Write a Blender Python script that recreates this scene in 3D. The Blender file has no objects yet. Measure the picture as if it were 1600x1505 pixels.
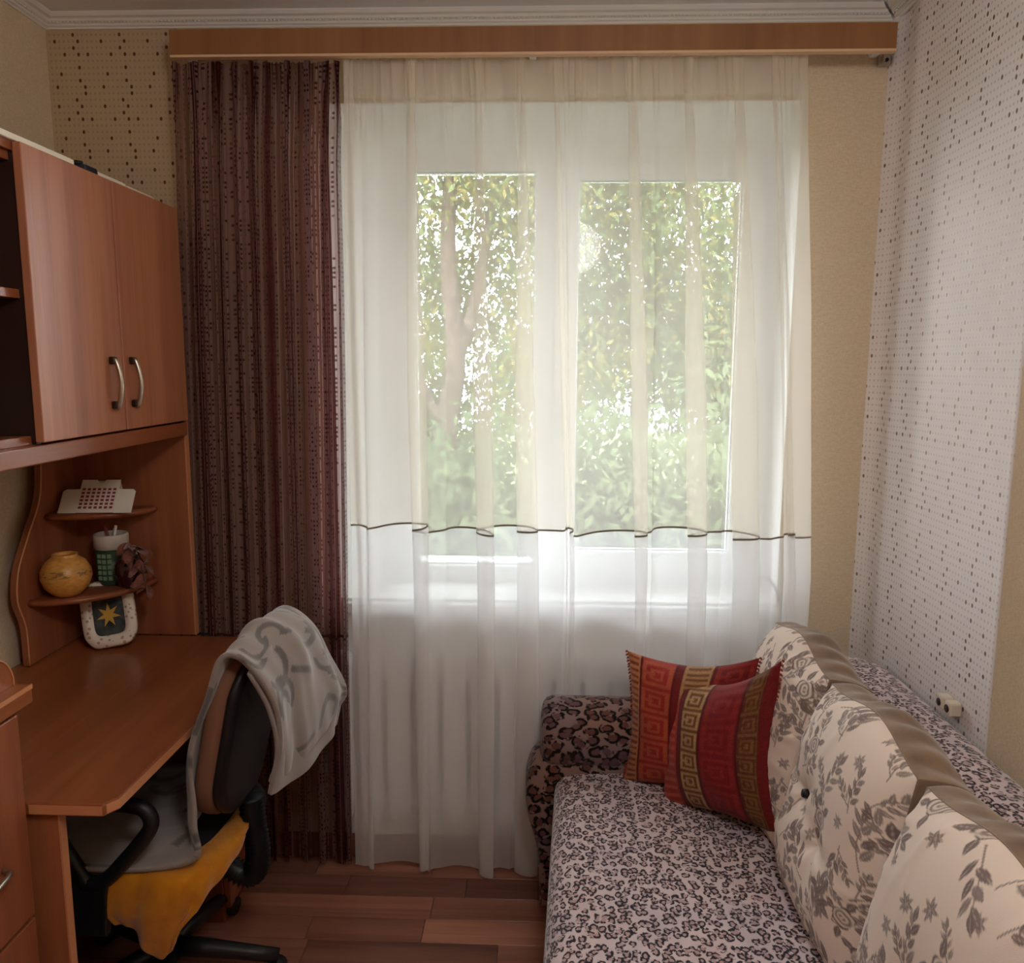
import bpy, bmesh, math, random
import numpy as np
from mathutils import Vector, Matrix
random.seed(7); RNG = np.random.default_rng(7)
sc = bpy.context.scene
COL = sc.collection
PI = math.pi
# ------------------------------------------------------------------ camera
cam = bpy.data.cameras.new('camera'); cam_o = bpy.data.objects.new('camera', cam); COL.objects.link(cam_o)
pitch, yaw, roll = math.radians(8.3), math.radians(2.0), math.radians(0.25)
fw = Vector((-math.sin(yaw)*math.cos(pitch), math.cos(yaw)*math.cos(pitch), -math.sin(pitch)))
rt = Vector((math.cos(yaw), math.sin(yaw), 0)); up = rt.cross(fw)
r2 = rt*math.cos(roll)+up*math.sin(roll); u2 = -rt*math.sin(roll)+up*math.cos(roll)
cam_o.matrix_world = Matrix(((r2.x, u2.x, -fw.x, 0), (r2.y, u2.y, -fw.y, 0), (r2.z, u2.z, -fw.z, 1.56), (0, 0, 0, 1)))
cam.sensor_fit = 'HORIZONTAL'; cam.sensor_width = 36.0; cam.lens = 36.0*1250/1600; cam.clip_start = .05
sc.camera = cam_o
# ------------------------------------------------------------------ world, exposure
w = bpy.data.worlds.new('overcast_sky'); sc.world = w; w.use_nodes = True
wb = w.node_tree.nodes['Background']; wb.inputs[0].default_value = (.90, .94, 1.0, 1); wb.inputs[1].default_value = 6.8
pl = bpy.data.lights.new('window_daylight', 'AREA'); pl.shape = 'RECTANGLE'; pl.size = 1.3; pl.size_y = 1.45; pl.cycles.is_portal = True
plo = bpy.data.objects.new('window_daylight', pl); COL.objects.link(plo); plo.location = (.12, 2.72, 1.54); plo.rotation_euler = (-PI/2, 0, 0)
vs = sc.view_settings
vs.view_transform = 'Standard'; vs.look = 'None'; vs.gamma = 1; vs.use_curve_mapping = False; vs.exposure = 1.25; FILL_LAMP = 12.0
cy = sc.cycles
cy.max_bounces = 14; cy.diffuse_bounces = 8; cy.glossy_bounces = 4; cy.transmission_bounces = 8; cy.transparent_max_bounces = 40
cy.use_denoising = True; cy.sample_clamp_indirect = 8; cy.caustics_reflective = False; cy.caustics_refractive = False

# ------------------------------------------------------------------ helpers
def lin(r, g, b):
    f = lambda c: (c/255)/12.92 if c <= 10.3 else ((c/255+.055)/1.055)**2.4
    return (f(r), f(g), f(b), 1)

class NT:
    def __init__(self, name):
        self.m = bpy.data.materials.new(name); self.m.use_nodes = True
        self.t = self.m.node_tree; self.n = self.t.nodes; self.n.clear()
        self.out = self.n.new('ShaderNodeOutputMaterial')
    def new(self, typ, props=None, **ins):
        x = self.n.new('ShaderNode'+typ)
        for k, v in (props or {}).items(): setattr(x, k, v)
        for k, v in ins.items():
            key = int(k[1:]) if k[0] == 'i' and k[1:].isdigit() else k.replace('_', ' ')
            self.set(x.inputs[key], v)
        return x
    def set(self, inp, v):
        if isinstance(v, bpy.types.NodeSocket): self.t.links.new(v, inp)
        elif isinstance(v, bpy.types.Node): self.t.links.new(v.outputs[0], inp)
        else: inp.default_value = v
    def math(self, op, a, b=0.0, c=0.0):
        return self.new('Math', {'operation': op}, i0=a, i1=b, i2=c).outputs[0]
    def vmath(self, op, a, b=(0, 0, 0)):
        x = self.new('VectorMath', {'operation': op}, i0=a, i1=b)
        return x.outputs['Value'] if op in ('DISTANCE', 'LENGTH', 'DOT_PRODUCT') else x.outputs[0]
    def mix(self, f, a, b):
        x = self.n.new('ShaderNodeMix'); x.data_type = 'RGBA'
        self.set(x.inputs[0], f); self.set(x.inputs[6], a); self.set(x.inputs[7], b); return x.outputs[2]
    def ramp(self, f, stops):
        x = self.n.new('ShaderNodeValToRGB'); self.set(x.inputs[0], f); e = x.color_ramp.elements
        while len(e) < len(stops): e.new(.5)
        for i, (p, c) in enumerate(stops): e[i].position = p; e[i].color = c
        return x.outputs[0]
    def step(self, v, lo, hi):
        x = self.new('MapRange', None, Value=v, From_Min=lo, From_Max=hi); x.clamp = True; return x.outputs[0]
    def coord(self, k='Object'):
        return self.new('TexCoord').outputs[k]
    def scaled(self, v, s):
        return self.vmath('MULTIPLY', v, s)
    def bsdf(self, color, rough=.6, metal=0., spec=.5, bump=None, bstr=.3, bdist=.01, **kw):
        b = self.new('BsdfPrincipled', None, Base_Color=color, Roughness=rough, Metallic=metal)
        b.inputs['Specular IOR Level'].default_value = spec
        for k, v in kw.items(): self.set(b.inputs[k.replace('_', ' ')], v)
        if bump is not None:
            bn = self.new('Bump', None, Strength=bstr, Distance=bdist, Height=bump); self.t.links.new(bn.outputs[0], b.inputs['Normal'])
        self.t.links.new(b.outputs[0], self.out.inputs[0]); return self.m

def plain(name, rgb, rough=.5, metal=0., spec=.5, **kw):
    return NT(name).bsdf(lin(*rgb), rough, metal, spec, **kw)

def wood(name, dark, light, axis='z', rough=.36, scale=1.0, objcolor=False, spec=.45):
    t = NT(name); c = t.coord()
    s = {'x': (1.2, 26, 26), 'y': (26, 1.2, 26), 'z': (26, 26, 1.2)}[axis]
    if objcolor:
        oi = t.new('ObjectInfo'); off = t.math('MULTIPLY', oi.outputs['Random'], 37.0)
        c = t.vmath('ADD', c, t.new('CombineXYZ', None, X=off, Y=off, Z=off).outputs[0])
    v = t.scaled(c, tuple(k*scale for k in s))
    n1 = t.new('TexNoise', None, Vector=v, Scale=1.0, Detail=5.0, Roughness=.6, Distortion=.6).outputs[0]
    v2 = t.scaled(c, tuple(k*scale*.22 for k in s))
    n2 = t.new('TexNoise', None, Vector=v2, Scale=1.0, Detail=2.0).outputs[0]
    f = t.math('ADD', t.math('MULTIPLY', n1, .6), t.math('MULTIPLY', n2, .4))
    col = t.ramp(f, [(.32, lin(*dark)), (.68, lin(*light))])
    if objcolor:
        mx = t.n.new('ShaderNodeMix'); mx.data_type = 'RGBA'; mx.blend_type = 'MULTIPLY'; mx.inputs[0].default_value = 1
        t.set(mx.inputs[6], col); t.set(mx.inputs[7], oi.outputs['Color']); col = mx.outputs[2]
    return t.bsdf(col, rough, 0, spec, bump=n1, bstr=.06, bdist=.002)

def link(name, me, mat, parent=None, local=False, smooth=False):
    o = bpy.data.objects.new(name, me); COL.objects.link(o)
    if mat is not None:
        for m in (mat if isinstance(mat, (list, tuple)) else [mat]): me.materials.append(m)
    if parent is not None: o.parent = parent
    if smooth: me.polygons.foreach_set('use_smooth', [True]*len(me.polygons))
    return o

def origin_of(parent):
    p = Vector((0, 0, 0)); q = parent
    while q is not None: p += q.location; q = q.parent
    return p

def mesh(name, verts, faces, mat, parent=None, local=False, smooth=False, mids=None):
    """world-space verts unless local; a part's verts are made relative to its (unrotated) parents, a lone thing gets its origin at its base"""
    v = np.array([tuple(x) for x in verts], float)
    loc = Vector((0, 0, 0))
    if not local:
        if parent is not None: v = v-np.array(origin_of(parent))
        else:
            c = (v.min(0)+v.max(0))/2; loc = Vector((c[0], c[1], v[:, 2].min())); v = v-np.array(loc)
    me = bpy.data.meshes.new(name); me.from_pydata(v.tolist(), [], [tuple(int(i) for i in f) for f in faces]); me.update()
    o = link(name, me, mat, parent, smooth=smooth)
    if not local and parent is None: o.location = loc
    if mids is not None: me.polygons.foreach_set('material_index', mids)
    return o

def bm_obj(name, bm, mat, parent=None, local=False, smooth=False):
    bm.normal_update()
    vs_ = [v.co.copy() for v in bm.verts]; bm.verts.index_update(); fs = [[v.index for v in f.verts] for f in bm.faces]
    bm.free()
    return mesh(name, vs_, fs, mat, parent, local, smooth)

def box_bm(lo, hi, bev=.002, seg=2, bm=None):
    b = bmesh.new()
    r = bmesh.ops.create_cube(b, size=1)
    lo, hi = Vector(lo), Vector(hi)
    for v in b.verts: v.co = Vector(((lo[i]+hi[i])/2+v.co[i]*(hi[i]-lo[i]) for i in range(3)))
    if bev > 0: bmesh.ops.bevel(b, geom=b.edges[:], offset=min(bev, .45*min(abs(hi[i]-lo[i]) for i in range(3))), segments=seg, profile=.5, affect='EDGES')
    if bm is not None:
        off = len(bm.verts); nv = [bm.verts.new(v.co) for v in b.verts]; b.verts.index_update()
        for f in b.faces: bm.faces.new([nv[v.index] for v in f.verts])
        b.free(); return bm
    return b

def box(name, lo, hi, mat, parent=None, bev=.002, local=False, seg=2):
    return bm_obj(name, box_bm(lo, hi, bev, seg), mat, parent, local)

def prism(name, pts, axis, a0, a1, mat, parent=None, bev=.0015, local=False, smooth=False):
    """extrude a polygon; pts are the two other axes in xyz order"""
    bm = bmesh.new()
    def P(p, a): return {'x': (a, p[0], p[1]), 'y': (p[0], a, p[1]), 'z': (p[0], p[1], a)}[axis]
    v0 = [bm.verts.new(P(p, a0)) for p in pts]; v1 = [bm.verts.new(P(p, a1)) for p in pts]
    n = len(pts)
    f0 = bm.faces.new(v0); f1 = bm.faces.new(v1[::-1])
    for i in range(n): bm.faces.new((v0[i], v1[i], v1[(i+1) % n], v0[(i+1) % n]))
    bmesh.ops.recalc_face_normals(bm, faces=bm.faces[:])
    if bev > 0:
        es = [e for e in bm.edges if (e.verts[0] in v0 and e.verts[1] in v0) or (e.verts[0] in v1 and e.verts[1] in v1)]
        bmesh.ops.bevel(bm, geom=es, offset=bev, segments=2, profile=.5, affect='EDGES')
    return bm_obj(name, bm, mat, parent, local, smooth)

def tube_geo(path, r, seg=10, cap=True):
    path = [Vector(p) for p in path]; n = len(path); V, Fc = [], []
    rr = r if isinstance(r, (list, tuple)) else [r]*n
    T = [(path[min(i+1, n-1)]-path[max(i-1, 0)]).normalized() for i in range(n)]
    ref = Vector((0, 0, 1)) if abs(T[0].z) < .9 else Vector((1, 0, 0))
    nrm = (ref-T[0]*ref.dot(T[0])).normalized()
    for i in range(n):
        nrm = (nrm-T[i]*nrm.dot(T[i])).normalized(); bi = T[i].cross(nrm)
        for k in range(seg):
            a = 2*PI*k/seg; V.append(path[i]+(nrm*math.cos(a)+bi*math.sin(a))*rr[i])
    for i in range(n-1):
        for k in range(seg):
            a, b = i*seg+k, i*seg+(k+1) % seg; Fc.append((a, b, b+seg, a+seg))
    if cap: Fc.append(tuple(range(seg-1, -1, -1))); Fc.append(tuple((n-1)*seg+k for k in range(seg)))
    return V, Fc

def tube(name, path, r, mat, parent=None, seg=10, local=False):
    V, Fc = tube_geo(path, r, seg); return mesh(name, V, Fc, mat, parent, local, True)

def smooth_path(pts, n=8):
    pts = [Vector(p) for p in pts]; P = [pts[0]*2-pts[1]]+pts+[pts[-1]*2-pts[-2]]; out = []
    for i in range(1, len(P)-2):
        for k in range(n):
            t = k/n; a, b, c, d = P[i-1], P[i], P[i+1], P[i+2]
            out.append(.5*((2*b)+(-a+c)*t+(2*a-5*b+4*c-d)*t*t+(-a+3*b-3*c+d)*t**3))
    out.append(pts[-1]); return out

def lathe(name, prof, cx, cy_, mat, parent=None, seg=32, local=False, squash=1.0):
    V, Fc = [], []; n = len(prof)
    for r, z in prof:
        for k in range(seg):
            a = 2*PI*k/seg; V.append((cx+r*math.cos(a), cy_+r*math.sin(a)*squash, z))
    for i in range(n-1):
        for k in range(seg):
            a, b = i*seg+k, i*seg+(k+1) % seg; Fc.append((a, b, b+seg, a+seg))
    if prof[0][0] > 1e-5: Fc.append(tuple(range(seg-1, -1, -1)))
    if prof[-1][0] > 1e-5: Fc.append(tuple((n-1)*seg+k for k in range(seg)))
    return mesh(name, V, Fc, mat, parent, local, True)

def grid_faces(nu, nv, wrap=False):
    F_ = []
    for j in range(nv-1):
        for i in range(nu-1 if not wrap else nu):
            a = j*nu+i; b = j*nu+(i+1) % nu; F_.append((a, b, b+nu, a+nu))
    return F_

def set_uv(o, uv):
    me = o.data; L = me.uv_layers.new(name='UVMap'); idx = np.empty(len(me.loops), int); me.loops.foreach_get('vertex_index', idx)
    L.data.foreach_set('uv', np.asarray(uv, float)[idx].ravel())

def set_color(o, rgb):
    a = o.data.color_attributes.new('print', 'FLOAT_COLOR', 'POINT')
    c = np.ones((len(o.data.vertices), 4)); c[:, :3] = rgb; a.data.foreach_set('color', c.ravel())

def tag(o, label=None, cat=None, group=None, kind=None):
    for k, v in (('label', label), ('category', cat), ('group', group), ('kind', kind)):
        if v: o[k] = v
    return o
def thing(name, loc, label, cat, group=None, rot=(0, 0, 0)):
    o = bpy.data.objects.new(name, None); COL.objects.link(o); o.location = loc; o.rotation_euler = rot; o.empty_display_size = .1
    return tag(o, label, cat, group)
def struct(o): o['kind'] = 'structure'; return o

# ------------------------------------------------------------------ materials
def wallpaper_bump(t, c):
    a = t.new('TexNoise', None, Vector=t.scaled(c, (420, 420, 90)), Scale=1.0, Detail=2.0).outputs[0]
    b = t.new('TexNoise', None, Vector=t.scaled(c, (90, 90, 420)), Scale=1.0, Detail=2.0).outputs[0]
    return t.math('ADD', a, b)
def beige_paper():
    t = NT('beige_wallpaper'); c = t.coord(); b = wallpaper_bump(t, c)
    col = t.ramp(t.math('MULTIPLY', b, .5), [(.35, lin(206, 186, 156)), (.65, lin(222, 204, 176))])
    return t.bsdf(col, .75, 0, .3, bump=b, bstr=.25, bdist=.002)
def dotted_paper(name, axis, base, bold, gloss):
    t = NT(name); c = t.new('NewGeometry').outputs['Position']; x = t.new('SeparateXYZ', None, Vector=c)
    u = t.math('DIVIDE', x.outputs['XY'.index(axis)], .0133); v = t.math('DIVIDE', x.outputs[2], -.0173)
    u = t.math('ADD', u, 1000.0); v = t.math('ADD', v, 1003.4)
    # ten by ten repeat with thirteen bold dots, faint dots on every other grid point
    um = t.math('FLOORED_MODULO', u, 10.0); vm = t.math('FLOORED_MODULO', v, 10.0)
    p = t.new('CombineXYZ', None, X=um, Y=vm).outputs[0]
    best = None
    for r, k in ((0, 0), (1, 1), (1, 6), (2, 0), (3, 1), (3, 3), (3, 8), (5, 1), (6, 7), (7, 1), (8, 6), (8, 2), (9, 2)):
        d = t.vmath('DISTANCE', p, (k+.5, r+.5, 0)); best = d if best is None else t.math('MINIMUM', best, d)
    boldm = t.step(best, .36, .24)
    q = t.new('CombineXYZ', None, X=t.math('FRACT', u), Y=t.math('FRACT', v)).outputs[0]
    fm = t.step(t.vmath('DISTANCE', q, (.5, .5, 0)), .24, .12)
    b = wallpaper_bump(t, t.coord())
    col = t.mix(t.math('MULTIPLY', fm, .38 if axis == 'Y' else .28), base, bold); col = t.mix(boldm, col, bold)
    any_ = t.math('MAXIMUM', boldm, t.math('MULTIPLY', fm, .35))
    rough = t.math('SUBTRACT', .62, t.math('MULTIPLY', any_, .25))
    return t.bsdf(col, rough, t.math('MULTIPLY', any_, gloss), .3, bump=b if axis == 'X' else None, bstr=.05, bdist=.0006)
M_beige = beige_paper()
M_dot_back = dotted_paper('dotted_wallpaper_brown', 'X', lin(186, 164, 134), lin(92, 58, 34), .2)
M_dot_right = dotted_paper('dotted_wallpaper_silver', 'Y', lin(228, 220, 218), lin(128, 104, 92), .5)
M_ceiling = plain('white_ceiling', (228, 226, 224), .8)
M_crown = plain('crown_plaster', (226, 222, 216), .6)
M_pvc = plain('white_window_plastic', (235, 236, 238), .35)
M_reveal = plain('painted_reveal', (240, 240, 238), .7)
M_wood_z = wood('cherry_laminate_upright', (128, 70, 46), (170, 104, 70), 'z', rough=.34)
M_door = wood('cherry_laminate_door', (150, 90, 62), (190, 126, 92), 'z', rough=.36)
M_wood_y = wood('cherry_laminate_desk', (122, 66, 40), (160, 94, 56), 'y', rough=.3)
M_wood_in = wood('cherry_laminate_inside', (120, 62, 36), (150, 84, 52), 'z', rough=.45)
M_edge = plain('light_edge_band', (206, 140, 98), .35)
M_pelmet = wood('pelmet_veneer', (126, 82, 46), (156, 106, 64), 'z', rough=.4, scale=.7)
M_floor = wood('laminate_plank', (120, 78, 66), (196, 140, 116), 'x', rough=.33, scale=.8, objcolor=True)
M_sub = wood('laminate_joint', (60, 34, 28), (80, 46, 38), 'x')
M_base = plain('brown_baseboard', (120, 76, 58), .4)
M_black = plain('black_plastic', (24, 24, 26), .45)
M_blackcloth = plain('black_upholstery', (26, 25, 27), .9)
M_tan = plain('tan_backrest_cloth', (128, 88, 66), .85)
M_metal = plain('brushed_steel', (190, 180, 165), .3, 1.0)
M_darkmetal = plain('bronze_metal', (70, 52, 44), .4, .8)
M_white = plain('white_card', (236, 230, 218), .6)
M_enamel = plain('white_radiator_enamel', (236, 236, 238), .35)

def cloth(name, color, alpha, trans=.5, warm=None):
    t = NT(name)
    d = t.new('BsdfDiffuse', None, Color=color); tr = t.new('BsdfTranslucent', None, Color=color)
    m1 = t.new('MixShader', None, i0=trans, i1=d.outputs[0], i2=tr.outputs[0])
    tp = t.new('BsdfTransparent'); m2 = t.new('MixShader', None, i0=alpha, i1=tp.outputs[0], i2=m1.outputs[0])
    t.t.links.new(m2.outputs[0], t.out.inputs[0]); return t
M_voile = cloth('cream_voile', lin(247, 242, 231), .44).m
M_voile_low = cloth('white_voile_hem', lin(250, 250, 250), .62).m
M_cord = plain('grey_ribbon', (128, 120, 104), .7)

def dark_curtain_mat():
    t = NT('brown_striped_organza'); uv = t.new('UVMap').outputs[0]; s = t.new('SeparateXYZ', None, Vector=uv)
    u, v = s.outputs[0], s.outputs[1]
    st = t.new('TexNoise', {'noise_dimensions': '1D'}, W=t.math('MULTIPLY', u, 40.0), Scale=1.0, Detail=1.5).outputs[0]
    fine = t.new('TexNoise', {'noise_dimensions': '1D'}, W=t.math('MULTIPLY', u, 260.0), Scale=1.0, Detail=1.0).outputs[0]
    col = t.ramp(st, [(.34, lin(92, 36, 38)), (.44, lin(134, 70, 70)), (.49, lin(192, 160, 160)), (.57, lin(206, 178, 174)), (.63, lin(112, 54, 56))])
    p = t.new('CombineXYZ', None, X=t.math('FRACT', t.math('MULTIPLY', u, 95.0)), Y=t.math('FRACT', t.math('MULTIPLY', v, 78.0))).outputs[0]
    dots = t.step(t.vmath('DISTANCE', p, (.5, .5, 0)), .34, .22)
    cell = t.new('TexWhiteNoise', {'noise_dimensions': '2D'}, Vector=t.new('CombineXYZ', None, X=t.math('FLOOR', t.math('MULTIPLY', u, 95.0)), Y=t.math('FLOOR', t.math('MULTIPLY', v, 78.0))).outputs[0]).outputs[0]
    dots = t.math('MULTIPLY', dots, t.step(cell, .45, .5))
    dots = t.math('MULTIPLY', dots, t.step(st, .46, .49))
    col = t.mix(dots, col, lin(52, 22, 24)); col = t.mix(t.math('MULTIPLY', fine, .35), col, lin(70, 34, 34))
    d = t.new('BsdfDiffuse', None, Color=col); tr = t.new('BsdfTranslucent', None, Color=t.mix(.22, col, lin(176, 96, 88)))
    m1 = t.new('MixShader', None, i0=.68, i1=d.outputs[0], i2=tr.outputs[0])
    al = t.math('ADD', t.math('MULTIPLY', dots, .25), t.math('ADD', .5, t.math('MULTIPLY', fine, .25)))
    m2 = t.new('MixShader', None, i0=al, i1=t.new('BsdfTransparent').outputs[0], i2=m1.outputs[0])
    t.t.links.new(m2.outputs[0], t.out.inputs[0]); return t.m
M_dark_curtain = dark_curtain_mat()

def leopard(name, scale, unroll, base, core, ring, sheen=.4, thick=(.17, .25, .43, .53)):
    t = NT(name); c = t.coord()
    wn = t.new('TexNoise', None, Vector=c, Scale=scale*.9, Detail=2.0)
    xyz = t.new('SeparateXYZ', None, Vector=c); X_, Y_, Z_ = xyz.outputs
    pq = t.new('CombineXYZ', None, X=t.math('ADD', X_, Z_) if unroll == 'x' else t.math('ADD', Y_, Z_), Y=Y_ if unroll == 'x' else X_).outputs[0]
    cv = t.vmath('ADD', t.scaled(pq, (scale, scale*.85, 0)), t.scaled(wn.outputs['Color'], (.75, .75, 0)))
    vo = t.new('TexVoronoi', {'voronoi_dimensions': '2D'}, Vector=cv, Scale=1.0, Randomness=.8)
    d = vo.outputs['Distance']
    br = t.new('TexNoise', None, Vector=c, Scale=scale*2.2, Detail=1.0).outputs[0]
    a, b, e, f = thick
    ringm = t.math('MULTIPLY', t.step(d, a, b), t.step(d, f, e))
    ringm = t.math('MULTIPLY', ringm, t.step(br, .39, .47))
    corem = t.step(d, b+.08, b-.05)
    col = t.mix(corem, base, core)
    tint = t.new('TexNoise', None, Vector=c, Scale=9.0, Detail=2.0).outputs[0]
    col = t.mix(t.math('MULTIPLY', t.step(tint, .45, .65), .22), col, lin(120, 112, 136)); col = t.mix(t.math('MULTIPLY', t.step(tint, .5, .32), .18), col, lin(150, 96, 84))
    col = t.mix(ringm, col, ring)
    pile = t.new('TexNoise', None, Vector=c, Scale=600.0, Detail=1.0).outputs[0]
    return t.bsdf(col, .85, 0, .2, bump=pile, bstr=.3, bdist=.002, Sheen_Weight=sheen, Sheen_Roughness=.4)
M_leo = leopard('small_leopard_plush', 56.0, 'x', lin(212, 194, 196), lin(184, 154, 152), lin(38, 32, 40))
M_leo_dark = leopard('dark_leopard_plush', 30.0, 'y', lin(132, 106, 98), lin(92, 56, 50), lin(16, 10, 11), .2, (.22, .30, .46, .55))
def printed(name, rough=.85, weave=700., sheen=0.15):
    t = NT(name); a = t.new('Attribute', {'attribute_name': 'print'}).outputs['Color']
    n = t.new('TexNoise', None, Vector=t.coord(), Scale=weave, Detail=1.0).outputs[0]
    return t.bsdf(a, rough, 0, .25, bump=n, bstr=.25, bdist=.002, Sheen_Weight=sheen)
M_print = printed('printed_cotton'); M_plush = printed('plush_blanket_cloth', .95, 420., .5); M_weave = printed('woven_cushion_cloth', .8, 500., .1)
def velour(name, a, b, sc_=14.):
    t = NT(name); n = t.new('TexNoise', None, Vector=t.coord(), Scale=sc_, Detail=4.0).outputs[0]
    return t.bsdf(t.ramp(n, [(.3, lin(*a)), (.7, lin(*b))]), .85, 0, .2, bump=n, bstr=.3, bdist=.01, Sheen_Weight=.4)
M_brown = velour('taupe_velour', (112, 90, 74), (150, 124, 102))
M_yellow = velour('yellow_towel_cloth', (186, 112, 8), (204, 132, 20), 30.)

# ------------------------------------------------------------------ room shell
XL, XR, YB, YF, ZC = -1.40, .96, 2.36, -1.7, 2.515
NX = 14
# floor: a dark under-layer and single laminate strips
struct_floor = struct(box('floor', (XL-.1, YF-.1, -.06), (XR+.1, YB+.1, -.006), M_sub, bev=0))
pw = .0935
lens = [.36, .52, .68, .84]
strip_mesh = {}
for L in lens:
    b = box_bm((0, 0, -.005), (L-.0015, pw-.0012, 0), .0008, 1)
    me = bpy.data.meshes.new('plank'); b.to_mesh(me); b.free(); me.materials.append(M_floor); strip_mesh[L] = me
tones = [(.62, .58, .58), (.8, .78, .76), (1.0, .98, .95), (.5, .45, .45), (.9, .84, .8), (.72, .66, .64)]
fixed = {0: (-.59, .7), 1: (-.569, 3), 2: (-.80, 1), 3: (-.745, 5)}
row = 0; y = 2.249-pw*-1
y = 2.249+pw
while y > YF:
    y -= 0
    x = XL-random.uniform(0, .5)
    marks = {1: -.569, 2: -.30, 3: -.312, 4: -.62}
    seq = []
    if row in marks:
        x = marks[row]
        while x > XL: x -= random.choice(lens[1:])
    while x < XR:
        L = random.choice(lens); x1 = x+L
        if row in marks and x < marks[row]-1e-4 and x1 > marks[row]-.2: L2 = marks[row]-x
        else: L2 = L
        key = L
        if abs(L2-L) > 1e-6:
            key = round(L2, 3)
            if key not in strip_mesh:
                b = box_bm((0, 0, -.005), (key-.0015, pw-.0012, 0), .0008, 1); me = bpy.data.meshes.new('plank'); b.to_mesh(me); b.free(); me.materials.append(M_floor); strip_mesh[key] = me
        o = bpy.data.objects.new('plank', strip_mesh[key]); COL.objects.link(o); o.parent = struct_floor
        o.location = Vector((x, y-pw, 0))-struct_floor.location
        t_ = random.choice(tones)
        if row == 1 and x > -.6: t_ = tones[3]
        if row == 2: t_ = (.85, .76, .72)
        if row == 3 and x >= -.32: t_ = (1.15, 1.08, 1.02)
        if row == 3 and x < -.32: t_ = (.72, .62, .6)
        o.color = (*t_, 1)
        x += L2
    y -= pw; row += 1
struct(box('ceiling', (XL-.1, YF-.1, ZC), (XR+.1, YB+.1, ZC+.08), M_ceiling, bev=0))
struct(box('wall_left', (XL-.12, YF-.1, -.06), (XL, YB+.5, ZC+.05), M_beige, bev=0))
struct(box('wall_front', (XL-.1, YF-.12, -.06), (XR+.1, YF, ZC+.05), M_beige, bev=0))
# back wall: four slabs around the window opening, with splayed inner reveal
OX0, OX1, OZ0, OZ1 = -.605, .716, .85, 2.285
FX0, FX1, FZ0, FZ1, FY = -.47, .735, .842, 2.222, 2.60
def back_wall():
    V, Fc, Mi = [], [], []
    def quad(a, b, c, d, m): i = len(V); V.extend([a, b, c, d]); Fc.append((i, i+1, i+2, i+3)); Mi.append(m)
    Y = YB
    quad((XL, Y, -.06), (-.8, Y, -.06), (-.8, Y, ZC+.05), (XL, Y, ZC+.05), 1)
    quad((-.8, Y, -.06), (OX0, Y, -.06), (OX0, Y, ZC+.05), (-.8, Y, ZC+.05), 0)
    quad((OX1, Y, -.06), (XR, Y, -.06), (XR, Y, ZC+.05), (OX1, Y, ZC+.05), 0)
    quad((OX0, Y, OZ1), (OX1, Y, OZ1), (OX1, Y, ZC+.05), (OX0, Y, ZC+.05), 0)
    quad((OX0, Y, -.06), (OX1, Y, -.06), (OX1, Y, OZ0), (OX0, Y, OZ0), 2)
    P = [(OX0, Y, OZ0), (OX1, Y, OZ0), (OX1, Y, OZ1), (OX0, Y, OZ1)]; Q = [(FX0, FY, FZ0), (FX1, FY, FZ0), (FX1, FY, FZ1), (FX0, FY, FZ1)]
    R_ = [(a, 2.95, c) for a, b, c in Q]
    for A, B, m in ((P, Q, 2), (Q, R_, 2)):
        for i in range(4): j = (i+1) % 4; quad(A[i], A[j], B[j], B[i], m)
    # outer skin so that no light leaks
    Y2 = 2.95
    quad((XL-.1, Y2, -.06), (FX0, Y2, -.06), (FX0, Y2, ZC+.1), (XL-.1, Y2, ZC+.1), 0); quad((FX1, Y2, -.06), (XR+.1, Y2, -.06), (XR+.1, Y2, ZC+.1), (FX1, Y2, ZC+.1), 0)
    quad((FX0, Y2, FZ1), (FX1, Y2, FZ1), (FX1, Y2, ZC+.1), (FX0, Y2, ZC+.1), 0); quad((FX0, Y2, -.06), (FX1, Y2, -.06), (FX1, Y2, FZ0), (FX0, Y2, FZ0), 0)
    return struct(mesh('wall_back', V, Fc, [M_beige, M_dot_back, M_reveal], mids=Mi))
back_wall()
# right wall: the dotted strip ends in a paper edge; the paper bulges a little in the corner
def right_wall():
    ys = list(np.linspace(YB, 1.66, 40))+[1.645, 1.6449, 1.2, .4, -.8, YF]; zs = [-.06, .6, 1.2, 1.9, ZC+.05]
    V, Mi = [], []
    for z in zs:
        for y_ in ys:
            g = .010*math.exp(-((y_-2.21)/.045)**2)+.02*math.exp(-((y_-2.36)/.03)**2)
            V.append((XR-g+(.0 if y_ >= 1.645 else .0016), y_, z))
    Fc = grid_faces(len(ys), len(zs))
    for f in Fc: Mi.append(0 if ys[f[0] % len(ys)] > 1.645 else 1)
    o = mesh('wall_right', V, Fc, [M_dot_right, M_beige], mids=Mi, smooth=True); struct(o)
    box('wall_slab', (XR+.012, YF-.1, -.06), (XR+.12, YB+.6, ZC+.05), M_beige, o, bev=0)
right_wall()
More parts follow.
